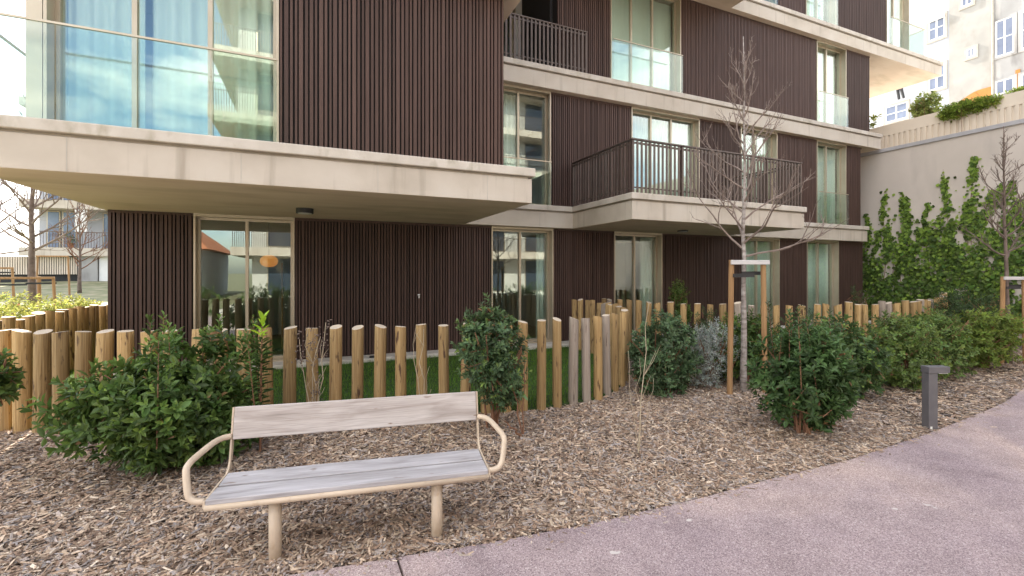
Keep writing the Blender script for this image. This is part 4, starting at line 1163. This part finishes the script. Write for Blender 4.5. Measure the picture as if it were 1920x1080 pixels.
def house_window(h, X, y0, y1, z0, z1, cols=2, rows=1, trim='stone_trim', shutter=False):
    """frame, glazing bars and panes in a wall that faces -X"""
    t = 0.07
    w = MB().box(X - 0.05, y0 - 0.10, z0 - 0.12, X - 0.002, y1 + 0.10, z0).box(X - 0.05, y0 - 0.10, z1, X - 0.002, y1 + 0.10, z1 + 0.10) \
        .box(X - 0.05, y0 - 0.10, z0, X - 0.002, y0, z1).box(X - 0.05, y1, z0, X - 0.002, y1 + 0.10, z1).build('window', M[trim], h)
    f = MB(); xa, xb = X - 0.035, X - 0.003
    f.box(xa, y0, z0, xb, y0 + t, z1); f.box(xa, y1 - t, z0, xb, y1, z1); f.box(xa, y0 + t, z0, xb, y1 - t, z0 + t); f.box(xa, y0 + t, z1 - t, xb, y1 - t, z1)
    iy0, iy1, iz0, iz1 = y0 + t, y1 - t, z0 + t, z1 - t
    for c in range(1, cols):
        yc = iy0 + (iy1 - iy0) * c / cols; f.box(xa, yc - 0.04, iz0, xb, yc + 0.04, iz1)
    for r in range(1, rows):
        zc = iz0 + (iz1 - iz0) * r / rows; f.box(xa + 0.008, iy0, zc - 0.025, xb, iy1, zc + 0.025)
    f.build('window_frame', M['white'], w)
    for c in range(cols):
        for r in range(rows):
            MB().box(X - 0.016, iy0 + (iy1 - iy0) * c / cols + 0.002, iz0 + (iz1 - iz0) * r / rows + 0.002, X - 0.009, iy0 + (iy1 - iy0) * (c + 1) / cols - 0.002,
                     iz0 + (iz1 - iz0) * (r + 1) / rows - 0.002).build('pane', M['pane_blue'], w)
    if shutter:
        MB().box(X - 0.12, y0, z1 - 0.22, X - 0.036, y1, z1).build('shutter_box', M['white'], w)

HX = 33.0
h1 = empty('white_house'); tag(h1, 'white rendered house with small paned windows above the parapet', 'house')
MB().box(HX, 13.62, 5.0, HX + 9, 32, 21).build('wall', M['house_white'], h1)
MB().box(HX - 0.3, 13.62, 21.0, HX + 9, 32, 21.3).build('roof', M['tile'], h1)
for a in ((13.78, 14.55, 15.0, 16.3), (13.78, 14.55, 12.1, 13.5), (15.56, 16.74, 10.9, 11.9), (19.5, 20.4, 12.1, 13.5)):
    house_window(h1, HX, *a, 2, 2, shutter=a[2] > 14)
h2 = empty('cream_house'); tag(h2, 'stained cream house with an ochre base between the white and grey houses', 'house')
MB().box(HX - 0.04, 11.84, 5.0, HX + 9, 13.60, 20.2).build('wall', M['house_cream'], h2)
MB().box(HX - 0.3, 11.84, 20.2, HX + 9, 13.60, 20.5).build('roof', M['tile'], h2)
b = MB(); k = 10
pts = [(11.86, 5.2)] + [(13.58, 5.2)] + [(11.86 + 1.72 * (1 - i / k), 10.45 + 0.95 * math.sin(min(1, (i / k) * 1.15 + 0.1) * math.pi / 2)) for i in range(k + 1)]
n0 = len(pts)
b.v += [(HX - 0.07, y, z) for y, z in pts] + [(HX - 0.041, y, z) for y, z in pts]
b.face(tuple(range(n0))); b.face(tuple(range(2 * n0 - 1, n0 - 1, -1)))
for i in range(n0):
    j = (i + 1) % n0; b.face((i, n0 + i, n0 + j, j))
b.build('ochre_base', M['ochre'], h2)
house_window(h2, HX - 0.04, 12.47, 12.84, 13.3, 13.8, 2, 1)
house_window(h2, HX - 0.04, 12.58, 13.07, 16.2, 16.9, 2, 1)
h3 = empty('grey_house'); tag(h3, 'weathered grey house with large gridded windows at the right picture edge', 'house')
MB().box(HX - 0.02, 2.0, 5.0, HX + 9, 11.80, 19.0).build('wall', M['house_grey'], h3)
MB().box(HX - 0.3, 2.0, 19.0, HX + 9, 11.80, 19.3).build('roof', M['tile'], h3)
for a in ((10.99, 11.70, 12.85, 14.75), (10.05, 10.75, 12.85, 14.75), (9.0, 9.8, 12.85, 14.75)):
    house_window(h3, HX - 0.02, *a, 2, 2, trim='house_grey')
for a in ((10.99, 11.70, 10.85, 11.6), (10.05, 10.75, 10.85, 11.6)):
    house_window(h3, HX - 0.02, *a, 2, 1, trim='house_grey')
MB().box(HX - 0.05, 10.78, 9.0, HX - 0.021, 10.95, 11.9).build('ochre_pilaster', M['ochre'], h3)
MB().box(HX - 0.05, 11.76, 9.0, HX - 0.021, 11.80, 11.9).build('ochre_pilaster', M['ochre'], h3)
MB().tube([(HX - 0.10, 11.78, 10.0), (HX - 0.10, 11.78, 19.0)], 0.05, 8).build('drain_pipe', M['stone_trim'], h3)

# laundry
tr = empty('hanging_trousers', (32.6, 15.8, 12.9)); tag(tr, 'dark trousers hung out to dry below the third floor slab end', 'trousers')
b = MB()
b.box(-0.03, -0.16, -0.22, 0.03, 0.16, 0.0); b.build('waist', M['black'], tr)
for s, yk in ((-1, -0.10), (1, 0.10)):
    MB().tube([(0, s * 0.085, -0.2), (0.02, s * 0.10 - 0.02, -0.45), (0, s * 0.12 - 0.10, -0.85)], [0.085, 0.075, 0.065], 8).build('trouser_leg', M['black'], tr)
MB().box(-0.01, -1.2, 0.001, 0.01, 1.2, 0.012).build('clothes_line', M['stone_trim'], tr)

# plants on the parapet
shrub('parapet_plant', 'sunny yellow-green hedge plant on the parapet beside the building end', 18.9, 11.2, 0.5, 2.0, 6.55, 7.45, 520, 9, 0.11, 0.055, (0.24, 0.28, 0.05), (.42, .42, .07), 31, mat='leaf_soft', stems=2, grp='plants on the parapet')
shrub('parapet_plant', 'small pale shrub on the parapet below the white house windows', 19.1, 8.45, 0.35, 0.5, 6.6, 7.75, 200, 9, 0.10, 0.05, (0.22, 0.27, 0.08), (.38, .40, .14), 32, mat='leaf_soft', stems=3, grp='plants on the parapet')
shrub('parapet_plant', 'bright green trailing plant hanging over the parapet rib band', 18.55, 7.2, 0.22, 0.75, 6.3, 6.95, 330, 9, 0.09, 0.04, (0.20, 0.28, 0.05), (.38, .44, .08), 33, mat='leaf_soft', up=-0.5, stems=2, grp='plants on the parapet')
shrub('parapet_plant', 'bright grassy plants along the parapet at the right picture edge', 18.9, 5.2, 0.3, 1.5, 6.55, 7.05, 420, 9, 0.10, 0.035, (0.24, 0.32, 0.06), (.42, .48, .10), 34, mat='leaf_soft', stems=2, grp='plants on the parapet')

# ================================================================== LEFT BACKGROUND
for i, (x, y, rx, ry, z1, lab) in enumerate((
        (-5.0, 8.6, 0.9, 0.9, 1.15, 'sunlit yellow-green groundcover shrub at the left picture edge behind the posts'),
        (-4.7, 10.3, 0.75, 1.0, 1.2, 'sunlit pale shrub just behind the second row of posts'),
        (-4.75, 12.4, 0.8, 1.2, 1.2, 'sunlit pale shrub at the far end of the second row of posts'),
        (-6.6, 11.4, 1.2, 1.2, 1.45, 'sunlit yellow-flecked shrub around the foot of the left tree stakes'),
        (-6.9, 14.6, 1.3, 1.4, 1.5, 'sunlit shrub further back below the left bare tree'))):
    shrub('groundcover_shrub', lab, x, y, rx, ry, -0.15, z1, 560, 9, 0.075, 0.036, (0.22, 0.25, 0.06), (.46, .43, .12), 60 + i, mat='leaf_soft', stems=3, grp='sunlit shrubs left of the building')
bare_tree('young_tree', 'leafless tree with warm backlit twigs left of the building', -7.3, 17.4, 0.2, 6.4, 1.9, 2.0, 0.12, 26, 21, bark='bark_dark', twig='bark_twig')
bare_tree('young_tree', 'leafless tree cut off by the left picture edge', -10.2, 21.9, 0.4, 6.8, 1.6, 2.2, 0.11, 22, 22, bark='bark_dark', twig='bark_twig')
bare_tree('young_tree', 'reddish leafless small tree far behind the left stakes', -9.9, 27.5, 0.6, 4.6, 1.0, 1.7, 0.09, 24, 23, bark='bark_dark', twig='stem')
stake_frame('tree_stake', 'three stakes around the backlit tree left of the building', -7.3, 17.1, 0.1, 1.35, 0.55, R(5), True, 'stake')
stake_frame('tree_stake', 'pair of stakes around the tree cut off by the left picture edge', -10.1, 21.7, 0.3, 1.45, 0.45, R(5), False, 'stake')
stake_frame('tree_stake', 'distant stakes right of the backlit tree', -10.4, 26.4, 0.55, 1.75, 0.5, R(0), False, 'stake', strap=False)

nb = empty('apartment_block', (0, 37, 0)); tag(nb, 'pale concrete apartment block with balconies far behind the left lawn', 'building')
MB().box(-15.6, 0.9, 0.5, -6.0, 9, 12.5).build('wall', M['house_white'], nb)
for z in (2.55, 5.45, 8.5, 11.5):
    MB().box(-15.9, -0.6, z, -5.7, 0.9, z + 0.5).build('floor_slab', M['concrete'], nb)
for zf in (3.05, 5.95, 9.0):
    for (x0, x1) in ((-15.2, -14.55), (-14.45, -13.75), (-12.45, -11.2), (-10.6, -9.4)):
        w = MB().box(x0, 0.80, zf + 0.02, x1, 0.895, zf + 2.36).build('window', M['frame'], nb)
        MB().box(x0 + 0.06, 0.77, zf + 0.08, x1 - 0.06, 0.799, zf + 2.3).build('pane', M['pane_blue'], w)
    MB().box(-13.35, -0.55, zf + 0.95, -12.78, -0.40, zf + 2.38).build('white_panel', M['white'], nb)
    r = MB().box(-15.85, -0.56, zf + 0.95, -5.8, -0.52, zf + 1.0).build('balcony_railing', M['rail'], nb)
    bars = MB()
    for x in np.arange(-15.8, -5.8, 0.14): bars.box(x, -0.55, zf, x + 0.02, -0.53, zf + 0.949)
    tag(bars.build('railing_bars', M['rail'], r), kind='stuff')
MB().box(-13.3, -0.3, 0.5, -12.35, 0.89, 2.549).build('base_wall', M['house_grey'], nb)
MB().box(-12.30, -0.2, 0.6, -11.4, 0.89, 2.549).build('base_door', M['white'], nb)
bars = MB()
for x in np.arange(-19.5, -13.4, 0.11): bars.box(x, -0.2, 1.42, x + 0.07, -0.16, 2.48)
tag(bars.build('base_slats', M['cream_wall'], nb), kind='stuff')
MB().box(-19.5, 0.2, 0.4, -13.31, 0.5, 2.5).build('base_recess', M['black'], nb)
pot = empty('potted_plant', (-13.6, 36.65, 3.05)); tag(pot, 'potted plant on the far balcony of the pale apartment block', 'plant')
MB().tube([(0, 0, 0), (0, 0, 0.3)], [0.13, 0.18], 10).build('pot', M['tile'], pot)
RNG = np.random.default_rng(9)
tips = RNG.normal(0, .14, (14, 3)) + np.array([0, 0, .55]); axs = norm(RNG.normal(0, .5, (14, 3)) + np.array([0, 0, 1]))
link('foliage', leaves_mesh('foliage', *shoots(tips, axs, 8, .15, .16, .07, GREEN, YOUNG)), pot, [M['leaf']])['kind'] = 'stuff'

# ================================================================== ACROSS THE PATH (seen mirrored in the windows)
ob = empty('apartment_building', (0, -14, 0)); tag(ob, 'sunlit apartment building across the path, mirrored in the glazing', 'building')
MB().box(-3.4, -8, -0.3, 22, 0, 15.8).build('wall', M['plaster'], ob)
for z in (3.07, 6.17, 9.27, 12.37, 15.5):
    MB().box(-4.4, -8, z - 0.5, 23, 1.3, z).build('floor_slab', M['concrete'], ob)
    r = MB().box(-4.35, 1.22, z + 1.0, 22.9, 1.28, z + 1.04).build('balcony_railing', M['rail'], ob)
    bars = MB()
    for x in np.arange(-4.3, 22.9, 0.11): bars.box(float(x), 1.24, z, float(x) + 0.035, 1.26, z + 0.999)
    tag(bars.build('railing_bars', M['rail'], r), kind='stuff')
    for x in np.arange(-2.6, 21, 3.6):
        w = MB().box(float(x), -0.02, z - 3.0, float(x) + 1.9, 0.03, z - 0.6).build('window', M['frame'], ob)
        MB().box(float(x) + 0.06, 0.031, z - 2.95, float(x) + 1.84, 0.045, z - 0.65).build('pane', M['dark_glass'], w)
rh = empty('tiled_house', (-11.5, -18, 0)); tag(rh, 'white house with red tiled roof across the path, mirrored in the left window', 'house')
MB().box(-5, -5, -0.3, 5.5, 5, 2.9).build('wall', M['house_white'], rh)
b = MB(); b.v += [(-5.5, -5.5, 2.9), (6, -5.5, 2.9), (6, 5.5, 2.9), (-5.5, 5.5, 2.9), (-3, 0, 5.2), (3.5, 0, 5.2)]
for f in ((0, 1, 5, 4), (2, 3, 4, 5), (1, 2, 5), (3, 0, 4), (3, 2, 1, 0)): b.face(f)
b.build('roof', M['tile'], rh)
for i, x in enumerate((-7.5, -4.6, -1.6, 1.5, 4.6, 7.8, 11.0)):
    shrub('hedge_shrub', ['hedge shrub across the path opposite the left lawn corner', 'hedge shrub across the path opposite the left window', 'hedge shrub across the path opposite the bench',
          'hedge shrub across the path opposite the middle window', 'hedge shrub across the path opposite the tree', 'hedge shrub across the path opposite the bollard', 'hedge shrub across the path opposite the ivy'][i],
          x, -4.6 - 0.2 * (i % 2), 1.5, 0.6, -0.3, 1.15, 260, 9, 0.10, 0.045, GREEN, YEL, 80 + i, mat='leaf_soft', stems=3, grp='hedge across the path')
